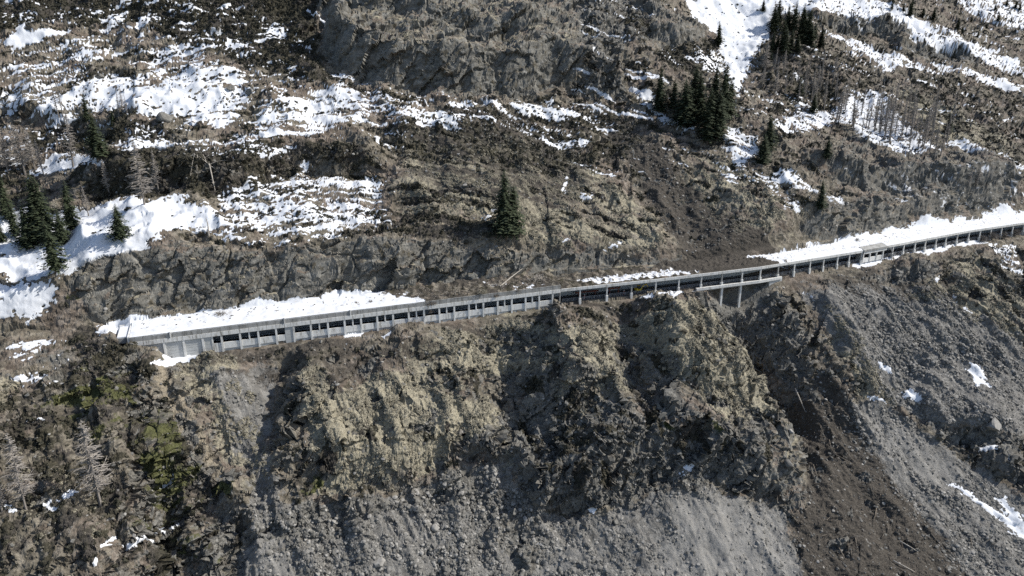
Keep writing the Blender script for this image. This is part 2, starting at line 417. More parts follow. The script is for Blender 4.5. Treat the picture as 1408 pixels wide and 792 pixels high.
# ------------------------------------------------------------------ what covers the ground where
# (class, cover 0..1, soft edge m, photo points around the patch)
SNOW = [
 (.6, 6, [(290,262),(400,232),(520,236),(545,300),(450,338),(330,345),(280,330)]), (.5, 6, [(230,190),(350,180),(430,200),(330,235),(240,215)]),
 (.6, 3, [(1200,232),(1225,238),(1262,270),(1255,276),(1215,255)]), (.7, 2, [(1232,222),(1250,232),(1240,238)]), (.6, 3, [(1300,262),(1330,258),(1322,285),(1296,285)]), (.7, 2.5, [(1375,250),(1412,262),(1412,272),(1380,262)]),
 (.7, 3, [(1130,265),(1150,268),(1190,285),(1180,290),(1140,280)]), (.6, 3, [(1075,262),(1110,285),(1100,300),(1075,285)]), (.7, 2, [(1150,225),(1175,238),(1168,243)]),
 (.4, 14, [(-60,-20),(300,-20),(440,40),(440,110),(352,190),(180,205),(0,260),(-60,260)]),
 (.4, 10, [(440,105),(560,120),(800,130),(860,170),(800,205),(640,185),(520,215),(430,215)]),
 (.4, 10, [(960,200),(1060,235),(1140,270),(1130,300),(1060,280),(985,240)]),
 (.4, 8, [(300,265),(560,245),(560,320),(430,335),(300,335)]),
 (.4, 8, [(1200,225),(1400,230),(1400,300),(1240,300)]),
 (.4, 6, [(0,455),(110,455),(100,540),(0,560)]),
 (.97, 3, [(5,58),(33,30),(44,44),(104,38),(100,47),(50,63),(8,63)]),
 (.9, 2, [(73,18),(97,14),(94,20),(74,21)]), (.9, 2, [(118,14),(144,13),(143,20),(120,20)]),
 (.85, 3, [(136,28),(150,18),(180,7),(177,24),(150,48),(140,47)]),
 (.7, 3, [(183,20),(225,7),(228,23),(200,42),(184,46)]), (.7, 3, [(226,6),(264,10),(264,22),(232,19)]),
 (.55, 8, [(0,165),(0,70),(55,82),(120,58),(160,42),(180,60),(150,82),(112,112),(60,152)]),
 (.9, 6, [(33,162),(70,135),(108,113),(160,93),(215,112),(240,95),(300,82),(340,100),(348,140),(320,172),(300,182),(250,166),(190,156),(160,152),(110,152),(60,172)]),
 (.6, 5, [(190,90),(205,58),(285,55),(300,85),(240,100),(215,115)]),
 (.6, 4, [(300,70),(323,45),(352,40),(352,62),(330,75)]),
 (.95, 3, [(36,239),(60,212),(110,203),(142,226),(100,236),(60,242)]), (.6, 4, [(0,240),(0,205),(40,215),(50,232)]),
 (.85, 3, [(145,197),(227,186),(248,196),(213,205),(168,210)]),
 (1.0, 3, [(-60,300),(0,296),(30,286),(70,298),(105,296),(140,284),(180,271),(200,279),(240,274),(290,288),(300,300),(250,314),(190,337),(150,352),(120,356),(105,366),(90,376),(40,380),(0,376),(-60,380)]),
 (.97, 3, [(-60,390),(0,386),(30,390),(86,391),(80,416),(35,432),(0,443),(-60,450)]),
 (.97, 3, [(60,345),(100,330),(125,345),(110,362),(70,372)]),
 (.55, 5, [(240,272),(300,275),(352,268),(400,290),(380,330),(330,338),(250,322)]),
 (.8, 2.5, [(10,482),(43,463),(98,469),(60,479),(20,485)]), (.8, 2, [(14,521),(38,512),(36,520),(20,525)]), (.7,2,[(120,527),(140,522),(150,527),(130,531)]),
 (.8, 7, [(340,148),(400,128),(445,113),(470,114),(530,124),(548,145),(602,148),(642,158),(632,177),(570,173),(520,166),(480,177),(440,187),(390,198),(350,206)]),
 (.85, 3, [(450,99),(500,111),(556,114),(560,122),(500,119),(452,106)]),
 (.5, 6, [(180,200),(350,190),(352,230),(240,205)]),
 (.85, 3, [(352,48),(380,29),(400,41),(392,56),(352,62)]), (.9, 2, [(424,11),(445,19),(452,41),(444,36),(436,20)]), (.8,2,[(412,63),(428,65),(426,74),(414,73)]),
 (.85, 2.5, [(470,250),(500,237),(522,239),(506,263),(472,263)]),
 (.72, 6, [(345,285),(380,270),(430,260),(480,266),(502,246),(530,238),(542,300),(500,312),(470,312),(440,327),(400,332),(380,314),(345,312)]),
 (.8, 3, [(400,235),(418,222),(434,228),(415,240)]),
 (.85, 3, [(690,141),(735,141),(760,134),(812,164),(772,167),(720,160)]), (.85, 2.5, [(742,186),(770,195),(814,194),(802,204),(752,200)]), (.8, 2, [(610,143),(640,138),(660,142),(630,150)]),
 (.7, 4, [(720,0),(740,0),(800,12),(790,20),(750,12)]),
 (.9, 3, [(866,118),(897,124),(906,150),(937,165),(954,180),(936,182),(888,152)]),
 (.97, 5, [(925,-30),(1066,-30),(1068,40),(1042,72),(1026,112),(1010,133),(998,112),(993,80),(984,50),(955,28)]),
 (.65, 4, [(940,75),(1002,68),(996,112),(962,97)]),
 (.85, 5, [(1000,170),(1040,188),(1047,216),(1015,237),(990,206)]), (.7, 5, [(972,213),(1012,240),(1028,262),(1000,257)]), (.55,5,[(1020,225),(1060,235),(1100,270),(1070,275)]),
 (.9, 5, [(1056,-20),(1130,-20),(1250,12),(1320,52),(1408,80),(1408,104),(1330,73),(1268,48),(1200,27),(1120,12),(1060,30)]),
 (.75, 6, [(1300,-30),(1500,-60),(1500,60),(1408,45),(1360,34),(1320,12)]),
 (.85, 4, [(1116,34),(1190,58),(1222,80),(1237,96),(1220,101),(1193,77),(1138,46)]), (.8, 4, [(1245,50),(1290,33),(1340,58),(1385,72),(1330,72),(1252,54)]),
 (.8, 4, [(1272,78),(1320,90),(1360,104),(1412,121),(1400,127),(1340,112),(1298,100)]), (.8,4,[(1180,60),(1250,80),(1300,100),(1270,100),(1215,85)]),
 (.85, 5, [(1058,168),(1100,150),(1140,154),(1170,130),(1200,118),(1232,150),(1262,180),(1292,206),(1250,217),(1220,202),(1190,192),(1150,167),(1120,182),(1088,187)]),
 (.85, 3, [(1288,196),(1320,189),(1374,216),(1340,206)]), (.95, 2, [(1345,236),(1366,224),(1358,241)]), (.7,3,[(1370,205),(1420,230),(1420,240),(1385,222)]),
 (.85, 3, [(1058,236),(1080,230),(1112,249),(1124,264),(1090,260),(1065,252)]), (.8, 3, [(1145,222),(1187,239),(1182,246),(1150,230)]), (.8, 2.5, [(1168,215),(1192,240),(1180,238)]),
 (.75, 3, [(1270,265),(1290,270),(1300,280),(1280,276)]), (.7, 3, [(1215,262),(1260,285),(1250,288),(1218,272)]), (.7,3,[(1300,265),(1320,262),(1315,282),(1300,277)]),
 (1.0, 2.5, [(1055,352),(1100,343),(1130,334),(1152,329),(1200,322),(1242,313),(1272,300),(1330,303),(1370,290),(1382,280),(1412,296),(1480,270),(1480,310),(1330,330),(1200,352),(1080,368)]),
 (.6, 2, [(780,392),(812,384),(850,374),(900,366),(940,357),(950,362),(920,374),(850,386),(800,396)]),
 (1.0, 2.5, [(140,440),(180,436),(240,434),(300,424),(350,413),(400,410),(450,402),(560,401),(575,412),(500,420),(300,440),(190,455),(140,458)]),
 (1.0, 1.4, [(1170,362),(1200,351),(1240,340),(1345,323),(1352,333),(1275,348),(1230,354),(1200,364),(1180,368)]), (.6,3,[(1345,330),(1400,335),(1408,380),(1380,370),(1360,345)]),
 (.9, 1.5, [(1194,357),(1210,355),(1206,363),(1196,364)]), (.7,2,[(1060,378),(1100,366),(1150,356),(1145,362),(1100,372)]),
 (.9, 2, [(1237,545),(1252,533),(1276,553),(1262,559),(1245,553)]), (.9, 1.5, [(1188,540),(1210,545),(1227,553),(1218,558),(1200,551)]), (.95, 2, [(1330,508),(1345,500),(1362,530),(1346,531),(1335,520)]),
 (.9, 1.5, [(1209,494),(1223,500),(1226,516),(1212,511)]), (.9, 1.5, [(1338,613),(1372,611),(1370,620),(1352,623)]), (.9,1.5,[(1376,627),(1384,623),(1386,630)]),
 (.9, 1.5, [(1102,405),(1108,402),(1108,410)]), (.9, 1.5, [(1114,404),(1126,406),(1120,414)]), (.8,1.2,[(1170,372),(1180,378),(1178,382)]),
 (.9, 1.5, [(1278,380),(1290,378),(1288,386)]), (.7,2,[(1310,400),(1330,420),(1338,432),(1322,425)]), (.8,1.5,[(1384,430),(1392,432),(1390,440)]), (.8,1.5,[(1380,447),(1390,450),(1386,454)]),
 (.85, 1.5, [(930,648),(945,638),(958,638),(954,650),(940,655)]), (.9, 1.2, [(806,690),(822,690),(826,698),(818,701)]), (.8,1,[(852,636),(862,634),(862,642)]),
 (.9, 1.5, [(60,682),(78,683),(86,690),(95,670),(118,667),(110,680),(88,694),(70,696)]), (.9, 1.5, [(127,768),(142,745),(156,732),(152,752),(135,772)]), (.9, 1.5, [(172,757),(190,735),(231,721),(226,731),(200,745),(180,760)]),
 (.85, 1.2, [(212,668),(226,660),(240,650),(246,645),(236,664),(216,676)]), (.8,1.2,[(188,718),(200,710),(202,716),(192,724)]), (.8, 1.2, [(0,695),(12,690),(26,700),(22,706),(0,704)]), (.9,1.2,[(38,575),(52,573),(62,579),(52,583)]), (.8,1,[(60,652),(68,650),(70,655)]),
 (1.0, 1.0, [(203,499),(240,491),(276,486),(274,493),(235,501)]), (.9, 1, [(468,458),(482,455),(496,455),(494,462),(476,464)]), (.9,1,[(520,460),(534,456),(536,462),(526,466)]), (.9,1,[(470,474),(478,472),(476,480)]), (.8,1,[(440,486),(446,484),(444,490)]),
 (.95, 1.2, [(884,408),(896,404),(906,402),(906,408),(894,411)]), (.9, 1, [(908,404),(936,399),(936,403),(912,407)]), (.9,1.2,[(684,428),(706,424),(704,428),(690,431)]),
 (1.0, 2.5, [(1310,668),(1335,682),(1372,708),(1408,742),(1440,770),(1440,745),(1408,722),(1384,690),(1376,690),(1394,715),(1370,705),(1330,675)]),
 (.85, 2, [(766,265),(776,237),(784,240),(778,265)]), (.8, 2, [(764,325),(780,320),(780,328),(770,331)]), (.85, 2.5, [(815,352),(832,338),(858,332),(856,340),(834,346),(822,356)]),
 (.75, 2.5, [(655,300),(672,290),(690,285),(680,300),(665,305)]), (.8, 2, [(795,265),(815,262),(818,272),(800,275)]),
 (.6,2,[(340,388),(356,378),(358,382),(345,391)]), (.8,2,[(938,350),(950,345),(952,352)]),
]
# (class, strength, soft m, points)
COVER = [
 ('blocky', 1.0, 5, [(380,700),(480,690),(560,668),(640,642),(700,650),(740,700),(800,740),(860,800),(430,800)]), ('blocky', .9, 6, [(1180,395),(1300,410),(1408,470),(1480,520),(1480,600),(1408,600),(1310,590),(1240,560),(1190,470)]),
 ('blocky', 1.0, 4, [(1165,570),(1200,590),(1270,640),(1340,700),(1408,760),(1480,800),(1380,820),(1290,720),(1210,650)]), ('blocky', .7, 4, [(830,700),(870,690),(960,800),(880,800)]),
 ('slab', 1.0, 3, [(100,395),(110,365),(150,345),(210,338),(262,335),(350,345),(440,335),(500,325),(600,329),(690,335),(745,345),(830,352),(935,357),(935,374),(800,392),(640,404),(430,428),(300,440),(190,450),(140,448)]),
 ('slab', 1.0, 5, [(440,-30),(780,-30),(800,40),(790,100),(765,122),(700,138),(620,134),(540,122),(480,106),(446,72)]),
 ('slab', .9, 4, [(1098,320),(1130,280),(1200,270),(1252,290),(1240,318),(1130,342)]),
 ('slab', .8, 3, [(890,62),(960,60),(975,30),(900,20)]), ('slab', .9, 3, [(1055,575),(1075,570),(1098,600),(1100,700),(1086,708),(1068,690),(1050,640)]),
 ('slab', .6, 6, [(1120,215),(1180,172),(1230,210),(1330,198),(1402,240),(1400,270),(1375,290),(1300,302),(1240,290),(1170,262)]),
 ('pale', 1.0, 5, [(930,690),(1010,680),(1075,720),(1110,800),(900,800)]), ('pale', .7, 5, [(1180,560),(1250,590),(1330,660),(1290,680),(1210,620)]), ('pale', .6, 6, [(690,760),(760,740),(860,790),(700,800)]), ('pale', .8, 4, [(330,800),(352,720),(385,720),(410,800)]),
 # rock
 ('rock', 1.0, 5, [(440,-30),(780,-30),(800,40),(790,100),(765,120),(700,136),(620,132),(540,120),(480,104),(446,70)]),
 ('rock', .8, 6, [(780,-20),(900,0),(975,25),(970,58),(920,75),(860,60),(850,100),(870,135),(790,130),(790,60)]),
 ('rock', 1.0, 3, [(105,392),(110,372),(150,350),(210,342),(262,337),(350,347),(440,337),(500,327),(600,331),(690,335),(745,345),(830,352),(935,357),(935,372),(800,388),(640,402),(430,424),(300,436),(190,448),(150,445)]),
 ('rock', .95, 4, [(1098,318),(1130,282),(1200,272),(1252,292),(1240,316),(1130,340)]),
 ('rock', .75, 6, [(1120,215),(1180,172),(1230,210),(1330,198),(1402,240),(1400,270),(1375,290),(1300,302),(1240,290),(1170,262)]),
 ('rock', .6, 6, [(110,238),(200,206),(330,202),(340,240),(310,272),(200,272),(120,262)]),
 ('rock', .75, 5, [(640,612),(690,560),(760,525),(860,560),(960,590),(1060,560),(1096,690),(1000,674),(860,692),(800,702),(740,690),(690,640)]),
 ('rock', .8, 5, [(960,410),(1000,395),(1060,386),(1110,450),(1130,560),(1100,560),(1050,500)]),
 ('rock', .55, 6, [(680,440),(760,440),(790,520),(740,560),(690,560)]),
 ('rock', .6, 6, [(840,440),(930,470),(960,560),(900,600),(850,540)]),
 ('rock', 1.0, 3, [(1055,575),(1075,570),(1098,600),(1100,700),(1086,708),(1068,690),(1050,640)]),
 ('rock', .85, 4, [(1255,565),(1300,590),(1350,596),(1408,600),(1408,670),(1378,655),(1345,625),(1300,615)]),
 ('rock', .7, 5, [(170,545),(240,550),(275,610),(320,680),(350,760),(350,800),(250,800),(280,720),(250,640)]),
 ('rock', .8, 4, [(385,690),(500,688),(560,664),(640,634),(740,690),(760,740),(720,800),(640,700),(560,690),(420,760),(330,740)]),
 ('rock', .8, 4, [(1130,36),(1200,8),(1255,20),(1262,50),(1200,50)]), ('rock', .7, 5, [(1240,60),(1300,56),(1350,80),(1340,92),(1270,80)]),
 ('rock', .6, 5, [(40,480),(180,470),(250,540),(170,560),(60,540)]),
 ('rock', .9, 3, [(1185,380),(1250,362),(1290,360),(1290,385),(1230,390)]),
 # dark heath and juniper
 ('heath', .95, 7, [(-60,-30),(450,-30),(440,70),(400,90),(330,40),(250,40),(120,30),(60,30),(-60,60)]),
 ('heath', .8, 6, [(200,30),(440,30),(450,100),(520,120),(560,135),(760,125),(770,140),(560,140),(440,112),(340,90),(240,60)]),
 ('heath', .95, 5, [(30,180),(75,160),(110,178),(200,172),(250,176),(200,205),(110,205),(40,200)]),
 ('heath', .85, 5, [(100,240),(150,205),(250,200),(330,198),(400,192),(500,198),(530,225),(480,240),(420,232),(330,280),(210,272),(110,272)]),
 ('heath', .6, 7, [(-60,230),(40,215),(60,240),(30,290),(-60,300)]),
 ('heath', .6, 7, [(520,180),(700,140),(860,140),(900,200),(800,240),(700,240),(600,230)]),
 ('heath', .65, 6, [(300,330),(420,330),(520,310),(680,310),(690,335),(500,332),(350,345)]),
 ('heath', .52, 12, [(-60,560),(160,560),(280,640),(330,800),(-60,800)]),
 ('heath', .6, 6, [(100,430),(180,450),(220,520),(240,600),(200,640),(120,600),(-40,620),(-40,540),(60,530)]),
 ('heath', .55, 6, [(150,590),(270,600),(300,660),(320,740),(230,800),(120,800),(190,700)]),
 ('heath', .75, 4, [(400,600),(440,640),(430,690),(400,690)]),
 ('dirt', .6, 8, [(200,470),(400,466),(560,458),(690,436),(800,412),(900,408),(900,425),(800,440),(700,470),(560,505),(470,540),(380,530),(260,515)]),
 ('heath', .42, 8, [(200,478),(280,482),(400,470),(560,462),(690,440),(800,415),(960,402),(940,430),(800,450),(700,480),(560,500),(380,510),(260,520)]),
 ('heath', .5, 9, [(1030,90),(1110,60),(1180,80),(1230,130),(1160,150),(1060,160)]),
 ('heath', .42, 9, [(1250,90),(1330,110),(1408,130),(1408,230),(1330,190),(1240,130)]),
 ('heath', .7, 6, [(840,20),(980,60),(1000,110),(960,110),(900,80)]),
 ('heath', .6, 5, [(760,540),(880,590),(900,650),(800,690),(740,670)]),
 # straw coloured grass
 ('grass', .95, 6, [(400,520),(430,500),(470,530),(540,500),(640,540),(700,560),(720,600),(700,640),(640,600),(620,650),(560,665),(480,680),(430,690),(420,640)]),
 ('grass', .9, 6, [(560,470),(700,440),(760,450),(800,520),(830,580),(800,600),(740,520),(700,520),(640,520),(560,520)]),
 ('grass', .9, 5, [(760,460),(880,430),(960,408),(1000,450),(1050,530),(1060,570),(1000,590),(960,540),(900,520),(860,540),(800,500)]),
 ('grass', .75, 5, [(700,430),(800,470),(700,500),(640,480)]),
 ('grass', .8, 5, [(1120,405),(1170,440),(1215,520),(1230,560),(1180,540),(1140,480)]),
 ('grass', .6, 7, [(560,170),(700,165),(800,210),(900,300),(930,350),(840,345),(700,330),(560,310),(540,250)]),
 ('grass', .6, 8, [(1230,120),(1320,150),(1408,210),(1408,250),(1330,215),(1260,170)]),
 ('grass', .5, 8, [(960,190),(1100,280),(1110,330),(1000,330),(930,250)]),
 ('grass', .42, 7, [(-40,620),(100,600),(200,690),(120,760),(-40,800)]),
 ('grass', .6, 4, [(-20,510),(40,520),(20,560),(-20,560)]),
 ('grass', .6, 5, [(1230,395),(1340,345),(1408,390),(1408,480),(1340,440),(1290,420)]),
 ('grass', .7, 4, [(230,490),(330,480),(340,560),(380,640),(340,680),(290,600),(250,540)]),
 # moss and green shoots
 ('moss', .9, 3, [(108,395),(120,375),(135,385),(130,415),(110,415),(98,408)]), ('moss', .75, 4, [(80,540),(130,515),(200,530),(190,555),(120,560)]), ('moss',.7,3,[(110,340),(160,350),(130,372),(105,372)]),
 ('moss', .9, 2.5, [(252,640),(272,636),(278,650),(258,660)]), ('moss', .9, 2, [(298,672),(318,668),(322,684),(306,688)]), ('moss', .8, 2, [(905,572),(920,575),(930,590),(918,592)]), ('moss', .6, 3, [(960,585),(985,580),(985,598),(965,600)]), ('moss', .8, 2.5,[(425,655),(450,660),(440,680),(425,680)]),
 ('moss', .30, 9, [(60,470),(180,480),(250,560),(310,680),(330,800),(180,800),(150,640),(60,600)]),
 ('moss', .6, 5, [(180,590),(240,560),(270,620),(260,690),(210,700)]),
 # grey scree
 ('scree', 1.0, 4, [(330,800),(345,720),(370,690),(400,690),(480,690),(560,672),(640,642),(690,640),(740,695),(800,705),(860,696),(910,672),(960,666),(1010,676),(1085,700),(1100,800)]),
 ('scree', .9, 6, [(1100,400),(1180,385),(1300,400),(1408,470),(1480,500),(1480,600),(1408,600),(1300,590),(1210,540),(1150,480)]),
 ('scree', 1.0, 5, [(1150,560),(1210,548),(1300,610),(1408,690),(1480,720),(1480,860),(1300,800),(1250,720),(1190,640)]),
 ('scree', .9, 3, [(330,800),(345,700),(375,650),(400,700),(420,800)]),
 ('scree', .8, 4, [(290,520),(340,500),(380,500),(370,640),(395,700),(345,690),(330,640)]),
 # brown slide debris
 ('dirt', 1.0, 5, [(828,148),(880,175),(930,230),(985,290),(1050,320),(1068,350),(1000,362),(950,366),(938,352),(920,320),(880,250),(840,190)]),
 ('dirt', 1.0, 5, [(1095,540),(1130,500),(1165,550),(1215,640),(1280,720),(1345,810),(1100,810),(1090,740),(1110,640)]),
 ('dirt', 1.0, 4, [(1000,405),(1035,405),(1062,450),(1105,520),(1140,560),(1112,600),(1085,550),(1050,500)]),
 ('dirt', .6, 8, [(560,150),(700,150),(780,180),(820,240),(760,300),(640,290),(560,240)]),
 ('dirt', .6, 6, [(1080,380),(1230,360),(1340,380),(1300,420),(1180,410)]),
 ('dirt', .7, 3, [(570,410),(640,400),(720,388),(790,383),(800,392),(700,408),(580,420)]),
 # bare ochre earth
 ('ochre', 1.0, 2.5, [(208,494),(226,501),(264,570),(304,636),(330,690),(320,704),(284,642),(247,580),(218,535)]),
 ('ochre', .6, 3, [(880,270),(905,290),(930,330),(915,330),(880,290)]), ('ochre', .7, 2.5, [(284,322),(312,318),(314,338),(288,340)]), ('ochre',.6,4,[(560,300),(640,290),(690,320),(660,335),(600,315)]),
 ('ochre', .5, 2, [(300,560),(330,580),(335,610),(310,600)]), ('ochre', .5, 3, [(1200,300),(1250,250),(1262,262),(1225,305)]), ('ochre',.55,4,[(700,215),(760,220),(850,300),(830,320),(760,260)]),
]
GPTS = np.stack([GX, GY, GZ], -1).astype(float)
gp, gq = pq(GPTS); gp = gp.astype(F); gq = gq.astype(F)
VS, VN = line_coords(GX, GY)
# wandering of the outlines
wp = gp + 2.6 * fbm(gp / 11, gq / 11, 61, 3) + 0.8 * fbm(gp / 3, gq / 3, 63, 2)
wq = gq + 2.6 * fbm(gp / 11, gq / 11, 62, 3) + 0.8 * fbm(gp / 3, gq / 3, 64, 2)

def poly_sd(px, py, poly):
    """signed distance to a closed polygon, positive inside"""
    d2 = np.full(px.shape, 1e12, F); ins = np.zeros(px.shape, bool)
    n = len(poly)
    for i in range(n):
        ax, ay = poly[i]; bx, by = poly[(i + 1) % n]
        ex, ey = bx - ax, by - ay
        t = np.clip(((px - F(ax)) * F(ex) + (py - F(ay)) * F(ey)) / F(ex * ex + ey * ey + 1e-9), 0, 1)
        d2 = np.minimum(d2, (px - F(ax) - t * F(ex)) ** 2 + (py - F(ay) - t * F(ey)) ** 2)
        if ey != 0:
            c = (py >= min(ay, by)) & (py < max(ay, by)) & (px < F(ax) + (py - F(ay)) * F(ex / ey))
            ins ^= c
    d = np.sqrt(d2)
    return np.where(ins, d, -d)

allpts = [p for s in SNOW for p in s[2]] + [p for c in COVER for p in c[3]]
HIT = raycast(allpts, Rr, GZ)
hp, hq = pq(HIT)
snow_f = np.full(GX.shape, -2, F)
cls = {k: np.zeros(GX.shape, F) for k in ('rock', 'heath', 'grass', 'moss', 'scree', 'dirt', 'ochre', 'slab', 'pale', 'blocky')}
fwp, fwq = wp.ravel(), wq.ravel()
sp = np.sort  # (kept short)
k = 0
def region(pts, k, soft):
    poly = np.stack([hp[k:k + len(pts)], hq[k:k + len(pts)]], 1)
    lo = poly.min(0) - soft - .5; hi = poly.max(0) + soft + .5
    m = np.nonzero((fwp > lo[0]) & (fwp < hi[0]) & (fwq > lo[1]) & (fwq < hi[1]))[0]
    return m, (poly_sd(fwp[m], fwq[m], poly) if len(m) else None)
COVQ = {.4: -.78, .5: 0.0, .55: .12, .6: .25, .65: .38, .7: .52, .72: .58, .75: .67, .8: .84, .85: 1.04, .9: 1.28, .95: 1.64, .97: 1.9, 1.0: 3.2}
sf = snow_f.ravel()
for cover, soft, pts in SNOW:
    m, sd = region(pts, k, soft); k += len(pts)
    if len(m):
        v = np.clip((sd + soft * .4) / soft, -1, 1) - 1 + F(COVQ[cover] * 0.30)
        sf[m] = np.maximum(sf[m], v)
snow_f = sf.reshape(GX.shape)
for c, st, soft, pts in COVER:
    m, sd = region(pts, k, soft); k += len(pts)
    if len(m):
        a = cls[c].ravel(); a[m] = np.maximum(a[m], st * sstep(-soft, soft, sd)); cls[c] = a.reshape(GX.shape)
print('masks', round(time.time() - T0, 1))

# crags: broken planes that steepen into rock and flatten into grass
def normals(P):
    du = np.stack([np.gradient(P[..., i], axis=0) for i in range(3)], -1); dv = np.stack([np.gradient(P[..., i], axis=1) for i in range(3)], -1)
    n = np.cross(dv, du); n /= np.linalg.norm(n, axis=-1, keepdims=True) + 1e-9
    return n * np.where(n[..., 2:3] < 0, -1, 1)
nn = normals(GPTS)
low0 = sstep(1.5, 9, -VN); up0 = sstep(11, 20, VN)
cw = 1.8 * fbm(gp / 6, gq / 6, 161, 3)
cp_, cq_ = gp * F(.86) + gq * F(.5) + cw, -gp * F(.5) + gq * F(.86) + cw
soft_ = np.clip(np.maximum(np.maximum(cls['scree'], cls['dirt']), np.maximum(sstep(-.3, .1, snow_f), cls['slab'])), 0, 1)
crag_m = np.clip((low0 * .9 + up0 * .5) * (1 - .88 * soft_), 0, 1) * (1 - .55 * cls['grass']) * (1 - .8 * cls['ochre']) * (1 - .4 * (VS < s_of_u_190) * low0)
crag = 3.2 * facets(cp_ / 20, cq_ / 8, 162, 1.0) + 1.35 * facets(cp_ / 9, cq_ / 3.6, 163, 1.0) + .40 * facets(cp_ / 3.6, cq_ / 1.7, 164, .9)
GPTS = GPTS + nn * (crag * crag_m * np.clip(sstep(.5, 4, -VN) + sstep(9.5, 13, VN) + (VS < s_of_u_190), 0, 1))[..., None]
nn = normals(GPTS)
steep = sstep(.54, .34, nn[..., 2] + .10 * fbm(gp / 2, gq / 2, 165, 3)) * crag_m
# leaning noise: ledges rise to the right on the left half, fall to the right on the right half
th = np.radians(np.interp(gp, [-120, 40, 140, 260], [24, 8, -22, -30])).astype(F)
lp = gp * np.cos(th) + gq * np.sin(th); lq = -gp * np.sin(th) + gq * np.cos(th)
sn_noise = (0.50 * fbm(lp / 16, lq / 6, 71, 3) + 0.80 * fbm(lp / 5.0, lq / 1.9, 72, 4) + 0.30 * vnoise2(gp / .8, gq / .8, 73)).astype(F)
bump_m = (1 - worley(gp / 2.1, gq / 1.7, 81)[0]).astype(F)          # cushions and stones that stand out of the snow
bump_s = (1 - worley(lp / 1.5, lq / .95, 82)[0]).astype(F)
snow = sstep(-.05, .07, snow_f + sn_noise * 1.15 - np.clip(bump_s - .60, 0, 1) * 1.0 * (snow_f < .5) - np.clip(bump_m - .55, 0, 1) * 0.9 * (snow_f < .45) + .06)
streak = sstep(.24, .34, .7 * fbm(lp / 15, lq / 1.7, 77, 3) + .45 * fbm(lp / 30, lq / 12, 78, 2)) * (VN > 45) * np.clip(sstep(-70, -95, gp) + sstep(120, 150, gp), 0, 1)
flecks = sstep(.50, .56, 0.5 * fbm(lp / 9, lq / 4, 75, 3) + 0.5 * fbm(lp / 2.5, lq / 1.5, 76, 2)) * (VN > 30)
snow = np.maximum(np.maximum(snow, streak * .9), flecks * .9) * (1 - .75 * cls['slab'] * (snow_f < .3))
for c in [c for c in cls if c not in ('slab', 'pale', 'blocky')]:
    n = fbm(lp / 7, lq / 4, 90 + len(c), 4) + .35 * fbm(gp / 1.6, gq / 1.6, 91 + len(c), 2)
    cls[c] = np.clip(cls[c] + n * .75 * (cls[c] > .01) * (1.05 - cls[c] * .55), 0, 1).astype(F)
cls['rock'] = np.maximum(cls['rock'], steep * .95); cls['grass'] = cls['grass'] * (1 - steep * .6); cls['heath'] = cls['heath'] * (1 - steep * .7)
# open hillside: mottled dead grass, heath and stones
mot = fbm(lp / 10, lq / 5, 97, 4); mot2 = fbm(lp / 4, lq / 2.5, 98, 3)
up = sstep(13, 17, VN)
cls['heath'] = np.maximum(cls['heath'], up * sstep(.08, .26, mot + mot2 * .6) * .75 * (1 - cls['dirt'] * .5) * (1 - cls['slab'] * .9))
for c in ('heath', 'grass', 'moss'): cls[c] = cls[c] * (1 - cls['slab'] * .85)
cls['rock'] = np.maximum(cls['rock'], cls['slab'])
cls['rock'] = np.maximum(cls['rock'], up * sstep(.26, .36, mot2 + mot * .2) * .8)
low = sstep(2, 8, -VN)
cls['rock'] = np.maximum(cls['rock'], low * sstep(.20, .36, fbm(gp / 8, gq / 8, 99, 4)) * .7 * (1 - cls['scree']))
cls['heath'] = np.maximum(cls['heath'], low * sstep(.10, .30, fbm(gp / 6, gq / 10, 96, 4)) * .7 * (1 - cls['scree']) * (1 - cls['dirt']))

# fine relief along the normal
w1p = gp + 1.5 * fbm(gp / 5, gq / 5, 101, 2); w1q = gq + 1.5 * fbm(gp / 5, gq / 5, 102, 2)
ca, sa = math.cos(.5), math.sin(.5)
rp, rq = w1p * F(ca) + w1q * F(sa), -w1p * F(sa) + w1q * F(ca)
crack = np.minimum(np.minimum(*[np.abs(worley((rp + 2.5 * fbm(rp / 9, rq / 9, 145, 3)) / 22, (rq + 2.5 * fbm(rp / 9, rq / 9, 146, 3)) / 13, 141)[i] - worley((rp + 2.5 * fbm(rp / 9, rq / 9, 145, 3)) / 22, (rq + 2.5 * fbm(rp / 9, rq / 9, 146, 3)) / 13, 141)[1 - i]) for i in (0, 1)]), .06) / .06
rock_d = (1.8 * (ridged(rp / 14, rq / 8, 105, 3) - .62) + 1.7 * facets(rp / 8.5, rq / 4.6, 131, .8) + .8 * facets(rp / 3.2, rq / 1.9, 132, .9)
          + .50 * facets(rp / 1.35, rq / .85, 133, 1.0) + .22 * fbm(gp / .8, gq / .8, 106, 2) - .2)
fw = 1.2 * fbm(rp / 4, rq / 4, 147, 3)
slab_d = (2.7 * facets((rp + fw) / 16, (rq + fw) / 6.0, 142, .9) + .75 * facets((rp + fw) / 6.5, (rq - fw) / 2.0, 143, .9) + .24 * facets(rp / 2.6, rq / .9, 144, .8) + .7 * fbm(rp / 6, rq / 3, 148, 3) + .28 * facets((rp + fw) / 13, rq / 1.3, 149, .4) + .8 * (crack - 1) + .12 * fbm(gp / .8, gq / .8, 106, 2))
rock_d = rock_d * (1 - cls['slab']) + slab_d * cls['slab']
t1, _ = worley(gp / 1.25, gq / 1.0, 107); t2, _ = worley(gp / 2.6 + 9, gq / 3.4, 108)
grass_d = .62 * (0.5 - t1) + .7 * (ridged(gp / 7, gq / 16, 109, 3) - .6) * 1.6 + .25 * fbm(gp / .7, gq / .7, 110, 2)
